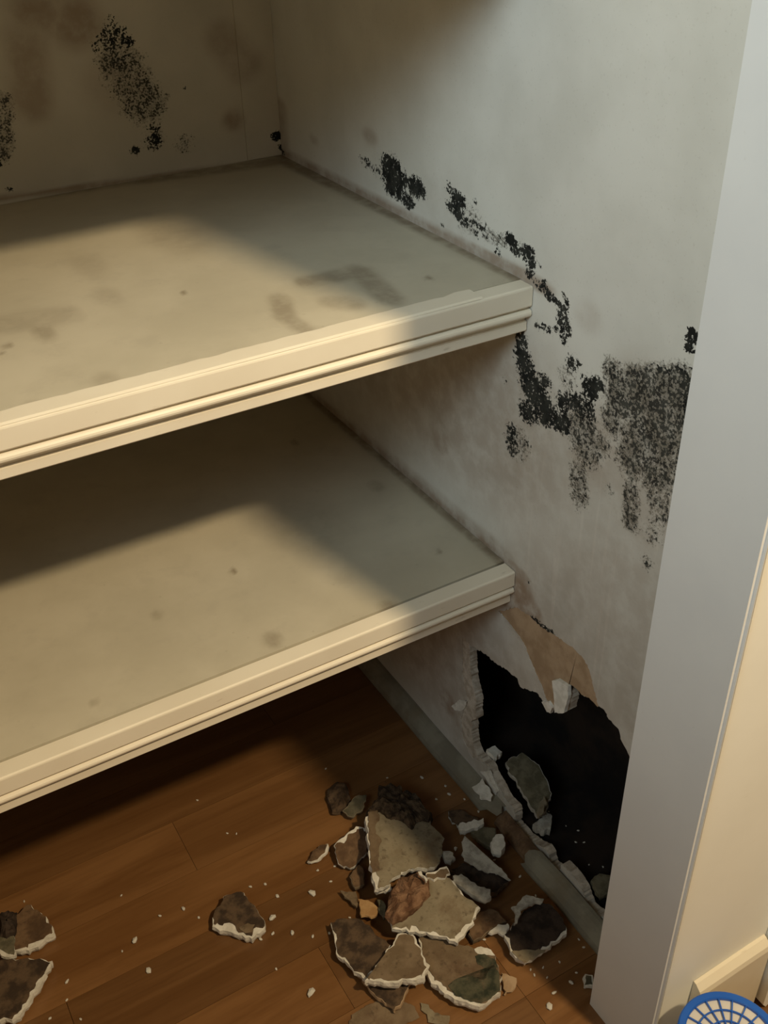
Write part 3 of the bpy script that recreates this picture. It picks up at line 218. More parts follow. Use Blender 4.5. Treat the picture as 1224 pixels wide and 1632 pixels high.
def inpoly(U, V, poly):
    P = np.array(poly); ins = np.zeros(U.shape, bool); j = len(P)-1
    for i in range(len(P)):
        c = ((P[i,1] > V) != (P[j,1] > V)) & (U < (P[j,0]-P[i,0])*(V-P[i,1])/(P[j,1]-P[i,1]+1e-12)+P[i,0]); ins ^= c; j = i
    return ins
def set_mould(me, U, V, sets):
    a = me.attributes.new('mould', 'FLOAT_COLOR', 'POINT'); d = np.zeros((len(U), 4), np.float32); d[:,3] = 1
    for k, S in enumerate(sets): d[:,k] = splat(U, V, S)
    a.data.foreach_set('color', d.ravel())
def resample(poly, step, jit=0., closed=True):
    out = []
    n = len(poly)
    for i in range(n if closed else n-1):
        a = Vector(poly[i]); b = Vector(poly[(i+1) % n]); k = max(1, round((b-a).length/step))
        for q in range(k):
            p = a.lerp(b, q/k)
            if jit and q: p = p + Vector([random.uniform(-jit, jit) for _ in p])
            out.append(p)
    return out
def sheet(us, vs, hole=None):
    """plane grid (u,v) with an optional ragged hole -> verts, faces"""
    us, vs = np.array(us), np.array(vs)
    def grid(i0, i1, j0, j1, skip=None):
        f = []
        for i in range(i0, i1):
            for j in range(j0, j1):
                if skip and skip[0] <= i < skip[1] and skip[2] <= j < skip[3]: continue
                f.append((i*len(vs)+j, (i+1)*len(vs)+j, (i+1)*len(vs)+j+1, i*len(vs)+j+1))
        return f
    UV = [(float(u), float(v)) for u in us for v in vs]
    if not hole: return UV, grid(0, len(us)-1, 0, len(vs)-1)
    H = np.array(hole)
    i0 = max(0, np.searchsorted(us, H[:,0].min())-2); i1 = min(len(us)-1, np.searchsorted(us, H[:,0].max())+1)
    j0 = max(0, np.searchsorted(vs, H[:,1].min())-2); j1 = min(len(vs)-1, np.searchsorted(vs, H[:,1].max())+1)
    F = grid(0, len(us)-1, 0, len(vs)-1, (i0, i1, j0, j1))
    pts = [Vector((float(us[i]), float(vs[j]))) for i in range(i0, i1+1) for j in range(j0, j1+1)]
    n0 = len(pts); pts += [Vector((p[0], p[1])) for p in hole]; n = len(hole)
    vo, eo, fo, *_ = geometry.delaunay_2d_cdt(pts, [(n0+k, n0+(k+1) % n) for k in range(n)], [], 0, 1e-6)
    base = len(UV); UV += [(v.x, v.y) for v in vo]
    cu = np.array([sum(vo[k].x for k in f)/len(f) for f in fo]); cv = np.array([sum(vo[k].y for k in f)/len(f) for f in fo])
    ins = inpoly(cu, cv, hole)
    F += [tuple(base+k for k in f) for f, q in zip(fo, ins) if not q]
    return UV, F
def sheet_mesh(name, UV, F, to3, thick=None):
    """to3(u,v)->xyz; thick: offset vector for a solid"""
    bm = bmesh.new(); vs = [bm.verts.new(to3(u, v)) for u, v in UV]
    for f in F:
        try: bm.faces.new([vs[k] for k in f])
        except ValueError: pass
    bmesh.ops.remove_doubles(bm, verts=bm.verts[:], dist=2e-5)
    bmesh.ops.delete(bm, geom=[v for v in bm.verts if not v.link_faces], context='VERTS')
    if thick is not None:
        r = bmesh.ops.extrude_face_region(bm, geom=bm.faces[:])
        for g in r['geom']:
            if isinstance(g, bmesh.types.BMVert): g.co += Vector(thick)
    bmesh.ops.recalc_face_normals(bm, faces=bm.faces[:])
    me = bpy.data.meshes.new(name); bm.to_mesh(me); bm.free(); return me
def coords(me):
    a = np.zeros(len(me.vertices)*3); me.vertices.foreach_get('co', a); return a.reshape(-1, 3)
def strip_profile(name, prof, x0, x1, mat, parent=None, nseg=40, wob=.0004, axis='x'):
    """extrude a closed (a,z) profile along x (or y) with slight unevenness"""
    bm = bmesh.new(); rows = []
    for i in range(nseg+1):
        t = x0+(x1-x0)*i/nseg
        dz = wob*mnoise.noise(Vector((t*9, 0, x0*7))); dy = wob*mnoise.noise(Vector((t*8, 5, x0*3)))
        rows.append([bm.verts.new((t, a+dy, z+dz) if axis == 'x' else (a+dy, t, z+dz)) for a, z in prof])
    n = len(prof)
    for r, s in zip(rows, rows[1:]):
        for k in range(n): bm.faces.new((r[k], r[(k+1) % n], s[(k+1) % n], s[k]))
    bm.faces.new(rows[0]); bm.faces.new(rows[-1])
    return from_bm(name, bm, mat, parent)

# ================================================================== SETTING
# floor: planks over a subfloor
fl = struct(box('floor', XL-.1, 1.1, -1.9, DEPTH+.05, -.04, -.0125, M['sub']), 'brown wooden plank floor under the shelves', 'floor')
PW = .092; pm = {}
row0 = .226
k = 0
y = row0 + 4*PW
while y > -1.9:
    y0 = y-PW; i = round((row0-y)/PW)
    ends = {1: None}
    start = {0: -.40, 4: -.135-.78*1, 5: -.135}.get(i, -.40 + .78*((i*0.37) % 1.0))
    xs = [start + .78*q for q in range(-3, 4)]
    for a, b in zip(xs, xs[1:]):
        a2, b2 = max(a, XL-.08), min(b, 1.05)
        if b2-a2 < .03: continue
        key = round(b2-a2, 3)
        if key not in pm:
            bm = bmesh.new(); bmesh.ops.create_cube(bm, size=1)
            for v in bm.verts: v.co = Vector((v.co.x*(key-.0005), v.co.y*(PW-.0005), v.co.z*.012))
            me = bpy.data.meshes.new('plank'); bm.to_mesh(me); bm.free(); me.materials.append(M['wood']); pm[key] = me
        o = link('plank', pm[key], None, fl); o.location = ((a2+b2)/2, (y+y0)/2, -.006)
    y = y0

# side wall, painted skin with the broken opening
low = [(y, z if y > 0 else max(.008, z-.011)) for y, z in WP['low']]
hole_skin = WP['skin'] + [(-.255, .27), (-.268, .25), (-.268, .04)] + low[::-1][:-1]
hole_core = WP['core'] + [(-.255, .27), (-.268, .25), (-.268, .04)] + low[::-1][:-2]
rag = lambda pl, j: [tuple(p) for p in resample([Vector(p) for p in pl], .0032, j)]
hole_skin = rag(hole_skin, .0013); hole_core = rag(hole_core, .0014)
ys = np.append(np.arange(YJ, DEPTH, .004), DEPTH); zs = np.append(np.arange(0, 1.07, .004), [1.2, 1.5, ZT])
UV, F = sheet(ys, zs, hole_skin)
me = sheet_mesh('wall_right', UV, F, lambda u, v: (-.0012, u, v), (.0012, 0, 0))
c = coords(me); GRIME_AND_SHADE = [(-.01, zz+.003, DEPTH, zz+.003, .02, .007, .85) for zz in (Z1, Z2)] + [(.55, .30, -.02, .15, .25, .16, .58), (.5, .62, .10, .60, .2, .12, .58), (-.12, .38, -.2, .44, .16, .16, .45)]  # join grime; broad splats paint lower-bay warm dimness along with water stain
set_mould(me, c[:,1], c[:,2], (SP_R[0], SP_R[1], SP_R[2]+GRIME_AND_SHADE))
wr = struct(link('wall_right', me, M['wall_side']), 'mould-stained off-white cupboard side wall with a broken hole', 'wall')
ys2 = np.append(np.arange(YJ, DEPTH, .02), DEPTH); zs2 = np.append(np.arange(0, .5, .02), [.8, 1.2, ZT])
UV, F = sheet(ys2, zs2, hole_core)
me = sheet_mesh('gypsum_core', UV, F, lambda u, v: (.0002, u, v), (.0118, 0, 0))
tag(link('gypsum_core', me, M['gyp_tan'], wr), 'broken white gypsum edge of the wallboard')
def wallpoly(name, poly, x, th, mat, label=None, bulge=0., step=.004, jit=.0006, par=wr, slope=(0, 0)):
    pl = resample([Vector(p) for p in poly], step, jit); bm = bmesh.new()
    cy = sum(p[0] for p in pl)/len(pl); cz = sum(p[1] for p in pl)/len(pl)
    X = lambda p: x + slope[0]*(p[0]-cy) + slope[1]*(p[1]-cz)
    a = [bm.verts.new((X(p), p[0], p[1])) for p in pl]; b = [bm.verts.new((X(p)+th, p[0], p[1])) for p in pl]; n = len(a)
    f1 = bm.faces.new(a); f2 = bm.faces.new(b[::-1])
    for i in range(n): bm.faces.new((a[i], b[i], b[(i+1) % n], a[(i+1) % n]))
    bmesh.ops.triangulate(bm, faces=[f1, f2])
    o = from_bm(name, bm, mat, par)
    if label: o['label'] = label
    return o
wallpoly('torn_paper', WP['torn'], -.0003, .0004, M['p_tan'], 'tan card layer bared where the paint tore off')
wallpoly('gypsum_shard', WP['strip'], -.006, .005, M['gypsum'], 'white gypsum shard hanging at the hole edge', slope=(0, .06))
wallpoly('gypsum_shard', WP['bit'], -.004, .004, M['gypsum'], 'small white gypsum point at the hole edge')
wallpoly('gouge', WP['gouge'], -.0022, .0016, M['gypsum'], 'white gouge beside the hole')
wallpoly('gouge', WP['edgepatch'], -.0030, .0022, M['gypsum'], 'bare gypsum at the foot of the hole')
# dark wall cavity behind the opening
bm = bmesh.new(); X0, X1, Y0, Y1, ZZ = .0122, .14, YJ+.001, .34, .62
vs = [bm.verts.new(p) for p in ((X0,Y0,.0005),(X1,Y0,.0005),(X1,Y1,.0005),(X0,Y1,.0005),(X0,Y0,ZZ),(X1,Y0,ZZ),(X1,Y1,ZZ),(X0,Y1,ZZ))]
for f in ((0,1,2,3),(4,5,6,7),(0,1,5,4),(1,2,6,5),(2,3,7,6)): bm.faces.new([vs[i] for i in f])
struct(from_bm('wall_cavity', bm, M['void']), 'black hollow inside the broken wall', 'wall')
# back wall
us = np.append(np.arange(-.62, 0, .004), 0); us = np.insert(us, 0, [XL, -1.0]); vs_ = np.append(np.arange(.70, 1.07, .004), [1.3, ZT]); vs_ = np.insert(vs_, 0, [0, .4])
UV, F = sheet(us, vs_)
me = sheet_mesh('wall_back', UV, F, lambda u, v: (u, DEPTH, v), (0, .03, 0)); c = coords(me); set_mould(me, c[:,0], c[:,2], SP_B)
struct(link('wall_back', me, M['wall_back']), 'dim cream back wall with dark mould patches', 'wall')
struct(box('wall_left', XL-.03, XL, YF, DEPTH, 0, ZT, M['front']), 'plain left side wall of the cupboard', 'wall')
struct(box('ceiling', XL, 0, YJ, DEPTH, ZT, ZT+.03, M['front']), 'top of the cupboard', 'ceiling')
# corner strip in the back right corner
UV, F = sheet(np.linspace(-.052, -.0015, 14), np.linspace(Z2+.001, Z3-.06, 70))
me = sheet_mesh('trim_3', UV, F, lambda u, v: (u, DEPTH-.0022, v), (0, .002, 0)); c = coords(me); set_mould(me, c[:,0], c[:,2], SP_B)
struct(link('trim_3', me, M['wall_back']), 'narrow vertical strip in the back corner above the shelf', 'trim')
# front wall, jamb lining, skirting, casing
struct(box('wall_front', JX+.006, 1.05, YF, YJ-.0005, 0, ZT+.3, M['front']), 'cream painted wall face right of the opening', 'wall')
bm = bmesh.new(); bmesh.ops.create_cube(bm, size=1)
jx0, jx1, jy0, jy1 = JX, JX+.0065, YF-.0045, YJ
for v in bm.verts: v.co = Vector(((jx0+jx1)/2+v.co.x*(jx1-jx0), (jy0+jy1)/2+v.co.y*(jy1-jy0), ZT/2+v.co.z*ZT))
bmesh.ops.bevel(bm, geom=[e for e in bm.edges if abs(e.verts[0].co.z-e.verts[1].co.z) > 1 and e.verts[0].co.y < YF], offset=.003, segments=5, affect='EDGES')
struct(from_bm('trim_1', bm, M['jamb'], smooth=False), 'pale grey-white jamb board at the right of the opening', 'trim')
bm = bmesh.new(); pts = [(JX+.0062, YF-.0035), (JX+.0062, YF+.001), (JX+.013, YF+.001), (JX+.0125, YF-.0003), (JX+.009, YF-.0012)]
a = [bm.verts.new((p[0], p[1], .0)) for p in pts]; b = [bm.verts.new((p[0], p[1], ZT)) for p in pts]
for i in range(5): bm.faces.new((a[i], a[(i+1) % 5], b[(i+1) % 5], b[i]))
bm.faces.new(a); bm.faces.new(b)
struct(from_bm('trim_4', bm, M['front']), 'thin caulk fillet beside the jamb board', 'trim')
HS = .123
strip_profile('b_tmp', [(YF-.0004, 0), (YF-.013, 0), (YF-.013, HS-.012), (YF-.011, HS-.006), (YF-.004, HS), (YF-.0004, HS+.001)], -.022, .0835, M['skirt'], nseg=12, wob=.0006)
o = bpy.data.objects['b_tmp']; o.name = 'baseboard_front'; struct(o, 'cream skirting board at the foot of the front wall', 'baseboard')
# casing with chipped lower end
bm = bmesh.new(); pl = [(.0875, .012), (.094, .003), (.100, .007), (.107, .005), (.112, .010), (.125, .004), (.17, .004), (.17, ZT), (.0875, ZT)]
a = [bm.verts.new((p[0], YF-.022, p[1])) for p in pl]; b = [bm.verts.new((p[0], YF-.0004, p[1])) for p in pl]
for i in range(len(pl)): bm.faces.new((a[i], a[(i+1) % len(pl)], b[(i+1) % len(pl)], b[i]))
bm.faces.new(a); bm.faces.new(b)
struct(from_bm('trim_2', bm, M['front']), 'cream door casing beside the skirting with chipped foot', 'trim')
# left jamb outside the frame closes the opening
struct(box('trim_5', XL, XL+.076, YF, YJ, 0, ZT, M['jamb'], bev=.003), 'left jamb of the cupboard opening', 'trim')
struct(box('wall_above', XL, 1.05, YF, YJ, ZT, ZT+.3, M['front']), 'wall above the cupboard opening', 'wall')
# quarter-round along the side wall, snapped in two
qr = [(-.0013, 0), (-.025, 0), (-.0255, .005), (-.0235, .0115), (-.0185, .018), (-.012, .0225), (-.006, .0245), (-.0013, .0248)]
o = strip_profile('baseboard_right', qr, .012, DEPTH-.001, M['board'], nseg=60, wob=.0008, axis='y'); bbr = struct(o, 'grey-green quarter-round skirting along the mouldy side wall', 'baseboard')
me = o.data   # jagged break
for v in me.vertices:
    if v.co.y < .013: v.co.y += (-.022 if v.co.z > .015 else .004) + random.uniform(-.006, .006)
o = strip_profile('snapped_length', [(a-.003, z+.0005) for a, z in qr], YJ+.001, -.088, M['board'], bbr, nseg=24, wob=.0008, axis='y')
for v in o.data.vertices:
    if v.co.y > -.089: v.co.y += random.uniform(-.007, .006)
    if v.co.y > -.15: v.co.x -= (v.co.y+.15)*.04
o = strip_profile('splintered_stub', [(a*.8-.002, z*.72+.0002) for a, z in qr], -.092, -.012, M['p_brown'], bbr, nseg=12, wob=.004, axis='y')
o['label'] = 'brown splintered wood between the two lengths'

# ================================================================== SHELVES
def shelf(name, zt, label, sp, gap, label_edge=None):
    root = empty(name, (XL/2, DEPTH/2, zt-.018)); tag(root, label, 'shelf', 'cupboard shelves')
    us = np.append(np.arange(-.80, -.002, .005), -.0016); us = np.insert(us, 0, [XL+.001, -1.0]); vs = np.append(np.arange(.021+gap, DEPTH-.003, .005), DEPTH-.001)
    UV, F = sheet(us, vs)
    def to3(u, v):
        return (u, v, zt + .0006*mnoise.noise(Vector((u*6, v*6, zt))))
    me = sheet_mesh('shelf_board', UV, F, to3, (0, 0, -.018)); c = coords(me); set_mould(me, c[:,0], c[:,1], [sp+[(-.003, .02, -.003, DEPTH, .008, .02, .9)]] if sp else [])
    adopt(link('shelf_board', me, M['shelf']), root)
    pr = [(.0205, -.0006), (.002, -.0006), (.0004, -.0016), (0, -.003), (0, -.0205), (.0014, -.0222), (.0052, -.0230), (.0052, -.0248)]
    for q in range(7):
        an = math.radians(100+q*28); pr.append((.0040-.0046*math.sin(math.radians(15+q*25)), -.0290+.0044*math.cos(math.radians(15+q*25))))
    pr += [(.0065, -.0342), (.0090, -.0362), (.0100, -.0390), (.0064, -.0399), (.0064, -.0488), (.0075, -.0500), (.0205, -.0500)]
    adopt(strip_profile('edge_moulding', [(a, z+zt) for a, z in pr], XL+.001, -.0022, M['moulding'], nseg=90, wob=.0006), root)
    return root
shelf('shelf', Z2, 'upper grey-cream shelf with moulded edge and water-ring stain', SP_U, .0004)
shelf('shelf', Z1, 'lower grey-cream shelf with moulded edge above the plaster rubble', SP_L, .0024)
shelf('shelf', Z3, 'topmost shelf above the frame shading the upper shelf', None, .001)
# paint ridge of the upper shelf and seam
up_s, lo_s = [o for o in bpy.data.objects if o.name.startswith('shelf') and o.type == 'EMPTY'][:2]
bm = bmesh.new(); rows = []
for i in range(161):
    x = XL+.003+(-.06-XL-.003)*i/160; w = .0035+.003*abs(mnoise.noise(Vector((x*22, 3, 1))))+.002*mnoise.noise(Vector((x*60, 1, 2)))
    rows.append([bm.verts.new((x, .0012, Z2-.0004)), bm.verts.new((x, .004, Z2+.0009)), bm.verts.new((x, .020+w, Z2+.0009)), bm.verts.new((x, .022+w, Z2+.0002))])
for r, s in zip(rows, rows[1:]):
    for q in range(3): bm.faces.new((r[q], r[q+1], s[q+1], s[q]))
adopt(tag(from_bm('paint_lip', bm, M['moulding']), 'wavy cream paint lip over the shelf edge'), up_s)

# ================================================================== RUBBLE
def ring_frame(p3):
    n = Vector((0, 0, 0)); c = sum((Vector(p) for p in p3), Vector())/len(p3)
    for i in range(len(p3)):
        a = Vector(p3[i])-c; b = Vector(p3[(i+1) % len(p3)])-c; n += a.cross(b)
    n.normalize()
    if n.z < 0: n = -n; p3 = p3[::-1]
    return c, n, [Vector(p) for p in p3]
def inset_ring(pts, n, d):
    out = []; m = len(pts)
    for i in range(m):
        t = (pts[(i+1) % m]-pts[i-1]).normalized(); inw = n.cross(t); out.append(pts[i]+inw*d)
    return out
def solid(name, top, n, th, mat, par, bot_in=.0015, jit=.0006):
    bm = bmesh.new(); m = len(top)
    J = lambda s: Vector([random.uniform(-s, s) for _ in range(3)])
    mid = [p-n*th*.5+J(jit) for p in inset_ring(top, n, -.0004)]; bot = [p-n*th+J(jit) for p in inset_ring(top, n, bot_in)]
    R = [[bm.verts.new(p) for p in q] for q in (top, mid, bot)]
    for r, s in zip(R, R[1:]):
        for i in range(m): bm.faces.new((r[i], r[(i+1) % m], s[(i+1) % m], s[i]))
    f1 = bm.faces.new(R[0]); f2 = bm.faces.new(R[2][::-1]); bmesh.ops.triangulate(bm, faces=[f1, f2])
    return adopt(from_bm(name, bm, mat), par)
DN, RT = Vector((-.5, -.86, 0)), Vector((.86, -.5, 0))
def fragment(key, name, label, cat, face, th=.011, core='gypsum', ins=.0016, rim=None, patch=(), group=None, dz=0., dx=0.):
    c, n, p = ring_frame([Vector(q)+Vector((dx, 0, dz)) for q in FR[key]])
    p = resample(p, .0042, .0011)
    p = [q+n.cross((p[(i+1) % len(p)]-p[i-1]).normalized())*(.0030*mnoise.noise(q*120)+.0016*mnoise.noise(q*330)) for i, q in enumerate(p)]
    p = [q-n*(q-c).dot(n)*.85 for q in p]
    mz = min((q-n*th).z for q in p)
    if mz < .0012: p = [q+Vector((0, 0, .0012-mz)) for q in p]; c = c+Vector((0, 0, .0012-mz))
    root = empty(name, (c.x, c.y, max(0, c.z-th))); tag(root, label, cat, group)
    solid('gypsum_core' if core in ('gypsum', 'gyp_grey') else 'core', p, n, th, M[core], root)
    if face:
        m = len(p); q = []
        for i in range(m):
            t = (p[(i+1) % m]-p[i-1]).normalized(); inw = n.cross(t)
            w = .5 if rim is None else max(0., -inw.dot(rim))*1.5
            w = ins*(w+.08)*max(.15, .9+1.3*mnoise.noise(p[i]*85+Vector((len(key), 0, 0))))
            q.append(p[i]+inw*(w+.0003)+n*.0009)
        solid('paper_face', q, n, .0010, M[face], root, .0, .0001)
    for pk, pmat, plab in patch:
        pp = []
        for v in resample([Vector(v) for v in FR[pk]], .004, .0012):
            v.z = c.z-(n.x*(v.x-c.x)+n.y*(v.y-c.y))/n.z+.0016; pp.append(v)
        cc, nn, pp = ring_frame(pp); o = solid('stain_patch', pp, nn, .0007, M[pmat], root, .0, .0001); o['label'] = plab
    return root
def lump(key, name, label, cat, mat, base=.0012, seed=0, dome=1.0, group=None, parts=0):
    c, n, p = ring_frame(FR[key]); p = resample(p, .005, .001); top = c.z; h = top-base
    bm = bmesh.new(); rows = []
    for s, hh in ((.96, 0), (1.03, .35), (.97, .7), (.78, .95), (.52, 1.08), (.25, 1.12)):
        row = []
        for q in p:
            d = q-c; v = Vector((c.x+d.x*s, c.y+d.y*s, base+h*hh*dome))
            nz = mnoise.noise(v*70+Vector((seed, 0, 0))); v += Vector((d.x, d.y, 0)).normalized()*nz*.003*(hh > 0)
            v.z += (.35*h+.002)*mnoise.noise(v*95+Vector((0, seed, 0)))*(hh > .3)
            v.z = max(v.z, base); row.append(bm.verts.new(v))
        rows.append(row)
    m = len(p); top_v = bm.verts.new((c.x, c.y, base+h*1.1*dome))
    for r, s in zip(rows, rows[1:]):
        for i in range(m): bm.faces.new((r[i], r[(i+1) % m], s[(i+1) % m], s[i]))
    for i in range(m): bm.faces.new((rows[-1][i], rows[-1][(i+1) % m], top_v))
    bm.faces.new(rows[0][::-1])
    o = from_bm(name, bm, M[mat]); tag(o, label, cat, group); return o

G = 'broken wall pieces on the floor'
fragment('paper_flat2', 'torn_paper_sheet', 'thin tan paper sheet lying flat in front of the heap, larger one', 'paper', None, .0008, 'p_mix', group=G)
fragment('paper_flat', 'torn_paper_sheet', 'small pale paper scrap lying flat in front of the heap', 'paper', None, .0008, 'p_beige', group=G)
fragment('slab', 'plaster_slab', 'large upright-tilted beige plaster slab in the middle of the heap', 'plaster piece', 'p_beige', group=G, ins=0.004, rim=-RT, patch=[('slab_strip','p_mix','brown torn strip along the left side')])
lump('clump_top', 'rotten_clump', 'dark fibrous rotten clump on the far end of the large beige slab', 'debris', 'fibre', .018, 1)
lump('clump_left', 'rotten_clump', 'small dark brown clump at the far left of the heap', 'debris', 'p_dark', .0012, 2)
fragment('chip_beige', 'plaster_chip', 'small olive-beige chip leaning by the small dark clump', 'plaster piece', 'p_olive', .006, 'p_beige', group=G)
fragment('shard_l', 'plaster_piece', 'brown plaster piece with white far edge left of the large slab', 'plaster piece', 'p_brown', .010, group=G, ins=0.005, rim=-DN)
fragment('sliver', 'plaster_sliver', 'thin brown sliver with white edge, leftmost of the heap', 'plaster piece', 'p_brown', .006, group=G, ins=0.005, rim=RT)
fragment('slab_front', 'plaster_slab', 'beige plaster slab with thick white broken front and right edges', 'plaster piece', 'p_beige', .012, group=G, ins=0.004, rim=(DN+RT)*.8)
lump('clump_red', 'rotten_clump', 'reddish brown lump lying between the two beige slabs', 'debris', 'fibre_red', .034, 3)
fragment('dark_l', 'plaster_piece', 'dark brown plaster piece left of the white-edged triangle', 'plaster piece', 'p_dark', .011, group=G, ins=0.003, rim=(DN-RT)*.6)
fragment('under_tri', 'plaster_piece', 'dark pointed plaster piece sticking out under the triangle', 'plaster piece', 'p_dark', .010, 'p_tan', group=G)
fragment('triangle', 'plaster_piece', 'triangular brown plaster piece with white rim all round', 'plaster piece', 'p_mix', .012, group=G, ins=.0045)
mo = fragment('mossy', 'plaster_slab', 'brown plaster slab with green-black mould, nearest of the heap', 'plaster piece', 'p_mix', .012, group=G, ins=0.003, rim=(DN-RT*.5), patch=[('moss_patch','p_moss','green-black mould patch'),('moss_patch2','p_moss','upper mould patch'),('moss_white','gypsum','bare white spot')])
fragment('chip_orange', 'wood_chip', 'small square orange-tan chip left of the reddish lump', 'wood chip', None, .005, 'orange')
fragment('sliver_orange', 'wood_chip', 'thin orange-brown sliver beside the square tan chip', 'wood chip', None, .004, 'p_mix')
fragment('flake_tan', 'paper_flake', 'flat tan flake right of the mossy slab', 'paper', None, .003, 'p_tan')
fragment('olive2', 'plaster_piece', 'dark flat piece behind the white bar', 'plaster piece', 'p_dark', .006, 'gyp_grey', group=G, ins=.0)
fragment('olive', 'plaster_piece', 'dull olive piece in front of the white bar', 'plaster piece', 'p_olive', .010, 'p_olive', group=G)
fragment('bar', 'plaster_bar', 'white rectangular plaster bar beside the skirting', 'plaster piece', None, .010, 'gypsum', group=G)
fragment('dark_board', 'plaster_piece', 'black mouldy piece under the long curved shard', 'plaster piece', 'p_black', .010, 'p_dark', group=G)
fragment('curl', 'plaster_shard', 'long curved grey-white shard right of the large slab', 'plaster piece', None, .004, 'gyp_grey', group=G)
fragment('oblong', 'plaster_chunk', 'oblong rounded grey-white chunk behind the white-edged beige slab', 'plaster piece', None, .011, 'gyp_grey', group=G)
fragment('nub', 'plaster_chunk', 'small grey-white nub at the right edge of the large slab', 'plaster piece', None, .010, 'gyp_grey', group=G)
fragment('end_lump', 'plaster_chunk', 'round cream chunk lodged at the break in the skirting', 'plaster piece', None, .016, 'gypsum', group=G, dx=-.012)
fragment('brown_mid', 'plaster_piece', 'brown stained piece right of the white-edged beige slab', 'plaster piece', 'p_brown', .009, 'p_mix', group=G)
fragment('dark_r', 'plaster_slab', 'black mouldy slab with white near edge, rightmost by the skirting', 'plaster piece', 'p_black', .012, group=G, ins=0.004, rim=DN, patch=[('dark_r_beige','p_beige','beige strip along the near edge')])
fragment('ragged', 'plaster_shard', 'ragged curling grey-white shard on the black slab', 'plaster piece', None, .006, 'gyp_grey', group=G)
fragment('flake_w', 'plaster_flake', 'pale flake between the brown piece and the black slab', 'plaster piece', None, .006, 'gypsum', group=G)
fragment('lone', 'plaster_piece', 'lone dark brown piece with white edges on the open floor', 'plaster piece', 'p_dark', .012, group=G, ins=0.0045, rim=DN, patch=[('lone_beige','p_mix','tan corner')])
fragment('left_up', 'plaster_piece', 'brown piece with white right edge, upper one at the left frame edge', 'plaster piece', 'p_brown', .011, group=G, ins=0.004, rim=(RT+DN)*.7)
lump('left_clump', 'rotten_clump', 'black clump behind the brown pieces at the left frame edge', 'debris', 'p_black', .0012, 5)
fragment('left_mid', 'plaster_piece', 'olive piece with white edge between the two left-edge pieces', 'plaster piece', 'p_olive', .009, group=G, ins=0.004, rim=DN)
fragment('left_low', 'plaster_slab', 'large dark brown slab with white right edge at the bottom left', 'plaster piece', 'p_dark', .012, group=G, ins=0.0035, rim=RT)
fragment('on_base', 'plaster_flake', 'white flake resting on the skirting below the hole', 'plaster piece', None, .005, 'gypsum', group=G)
GC = 'rubble inside the wall hollow'
fragment('cav_slab', 'plaster_slab', 'olive-brown slab leaning inside the hole in the wall', 'plaster piece', 'p_olive', .010, 'gyp_grey', group=GC, dx=.02)
fragment('cav_beige', 'plaster_shard', 'narrow beige shard on the slab inside the hole', 'plaster piece', None, .006, 'p_beige', group=GC, dx=.02)
fragment('cav_pale', 'plaster_chunk', 'pale chunk at the far lower corner of the hole', 'plaster piece', None, .012, 'gypsum', group=GC, dx=.012)
fragment('cav_gray', 'plaster_chunk', 'grey rough chunk behind the skirting break inside the hole', 'plaster piece', None, .015, 'gyp_grey', group=GC, dx=.01)
fragment('cav_end', 'plaster_slab', 'olive slab inside the hole next to the jamb', 'plaster piece', 'p_olive', .010, 'p_olive', group=GC, dx=.012)

fragment('brown_low', 'plaster_piece', 'small brown scrap at the foot of the large beige slab', 'plaster piece', 'p_brown', .007, 'p_mix', group=G)
fragment('grey_low', 'plaster_chip', 'small grey chip between the square tan chip and the reddish lump', 'plaster piece', None, .008, 'p_olive', group=G)
fragment('tan_edge', 'plaster_piece', 'tan flap at the right corner of the large beige slab', 'plaster piece', 'p_mix', .006, 'gypsum', group=G, ins=.003, rim=-DN)
fragment('white_stick', 'plaster_sliver', 'short white splinter on the reddish lump', 'plaster piece', None, .004, 'gypsum', group=G)
fragment('white_base', 'plaster_chip', 'white chip at the near left corner of the large beige slab', 'plaster piece', None, .008, 'gypsum', group=G)
fragment('jamb_chip', 'plaster_chip', 'squarish white chip on the floor touching the jamb', 'plaster piece', 'p_olive', .008, 'gypsum', group=G, ins=.004)
# crumbs: one mesh per shape, every crumb its own object
cm = []
for s in range(6):
    bm = bmesh.new(); bmesh.ops.create_icosphere(bm, subdivisions=1, radius=.5)
    sc = (1, random.uniform(.45, .7), random.uniform(.3, .45))
    for v in bm.verts:
        k = random.uniform(.7, 1.15); v.co = Vector((v.co.x*sc[0]*k, v.co.y*sc[1]*k, v.co.z*sc[2]))
    mz = min(v.co.z for v in bm.verts)
    for v in bm.verts: v.co.z -= mz
    me = bpy.data.meshes.new('plaster_crumb'); bm.to_mesh(me); bm.free(); me.materials.append(M['gypsum']); cm.append(me)
LB = {'left': 'white plaster crumb on the open floor left of the lone dark piece',
      'lone': 'white plaster crumb on the floor around the lone dark piece',
      'back': 'white plaster crumb on the floor beyond the large beige slab',
      'heap': 'white plaster crumb in among the heap of broken pieces',
      'right': 'white plaster crumb on the floor between the black slab and the jamb'}
for k, L in CR.items():
    big = max(q[2] for q in L); seen = False
    for x, y, s in L:
        top = s == big and not seen; seen = seen or top
        o = link('plaster_crumb', random.choice(cm), None); s = max(s, .003)*1.55
        o.location = (x, y, .0001); o.scale = (s, s, s); o.rotation_euler = (0, 0, random.uniform(0, 6.28))
        tag(o, ('largest ' if top else 'smaller ')+LB[k], 'crumb', 'white crumbs: '+k)
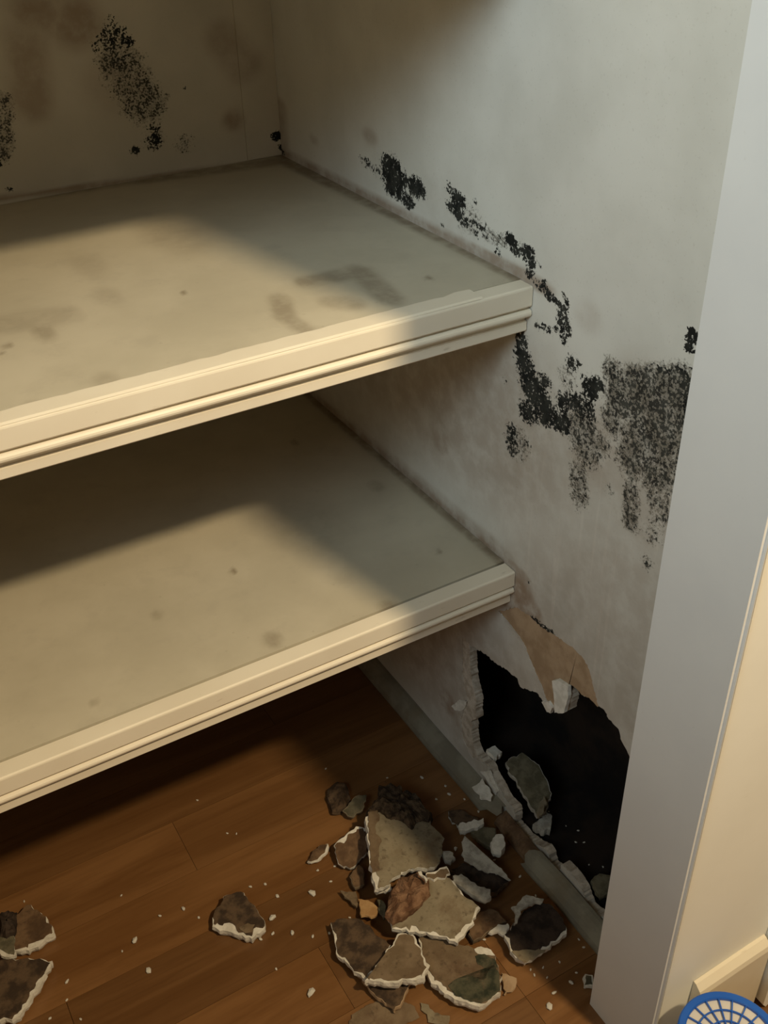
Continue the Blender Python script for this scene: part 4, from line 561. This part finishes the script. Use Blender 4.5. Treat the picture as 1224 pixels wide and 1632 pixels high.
for x, y, s in CV:
    o = link('plaster_crumb', random.choice(cm), None); s = max(s, .003)
    o.location = (max(x, .018), y, .0007); o.scale = (s, s, s); o.rotation_euler = (0, 0, random.uniform(0, 6.28))
    tag(o, 'small grey-white crumb on the dark floor inside the hole', 'crumb', 'crumbs inside the hole')

# ================================================================== TUB WITH BLUE GRID LID
TX, TY, TZ, TR = -.0454,-.4393,.142,.0523
tub = empty('tub', (TX, TY, 0)); tag(tub, 'round tub with a blue spoked grid lid over a pale disc, bottom right', 'tub')
def lathe(name, prof, mat, par, seg=64, closed=True):
    bm = bmesh.new(); R = []
    for i in range(seg):
        a = 2*math.pi*i/seg; R.append([bm.verts.new((r*math.cos(a), r*math.sin(a), z)) for r, z in prof])
    n = len(prof)
    for i in range(seg):
        p, q = R[i], R[(i+1) % seg]
        for k in range(n if closed else n-1): bm.faces.new((p[k], p[(k+1) % n], q[(k+1) % n], q[k]))
    return from_bm(name, bm, mat, par, smooth=False)
lathe('tub_body', [(.0005, 0), (TR*.80, 0), (TR*.92, TZ-.012), (TR*.90, TZ-.012), (TR*.78, .002), (.0005, .002)], M['tub'], tub)
lid = lathe('lid_rim', [(TR*.84, TZ-.004), (TR*.84, TZ-.001), (TR*.86, TZ), (TR*.965, TZ), (TR*.99, TZ-.001), (TR, TZ-.004), (TR, TZ-.014), (TR*.95, TZ-.014), (TR*.95, TZ-.004)], M['blue'], tub)
mem = lathe('membrane', [(.0005, TZ-.0060), (TR*.94, TZ-.0060), (TR*.94, TZ-.0045), (.0005, TZ-.0045)], M['pale'], tub)
for rr in (.62, .40, .18):
    lathe('grid_ring', [(TR*rr-.0006, TZ-.0035), (TR*rr-.0006, TZ-.0012), (TR*rr+.0006, TZ-.0012), (TR*rr+.0006, TZ-.0035)], M['blue'], lid)
bm = bmesh.new(); bmesh.ops.create_cube(bm, size=1)
for v in bm.verts: v.co = Vector((TR*(.515+v.co.x*.68), v.co.y*.0011, TZ-.0024+v.co.z*.0022))
sm = bpy.data.meshes.new('grid_spoke'); bm.to_mesh(sm); bm.free(); sm.materials.append(M['blue'])
for i in range(20):
    o = link('grid_spoke', sm, None, lid); o.rotation_euler = (0, 0, math.radians(18*i+6))
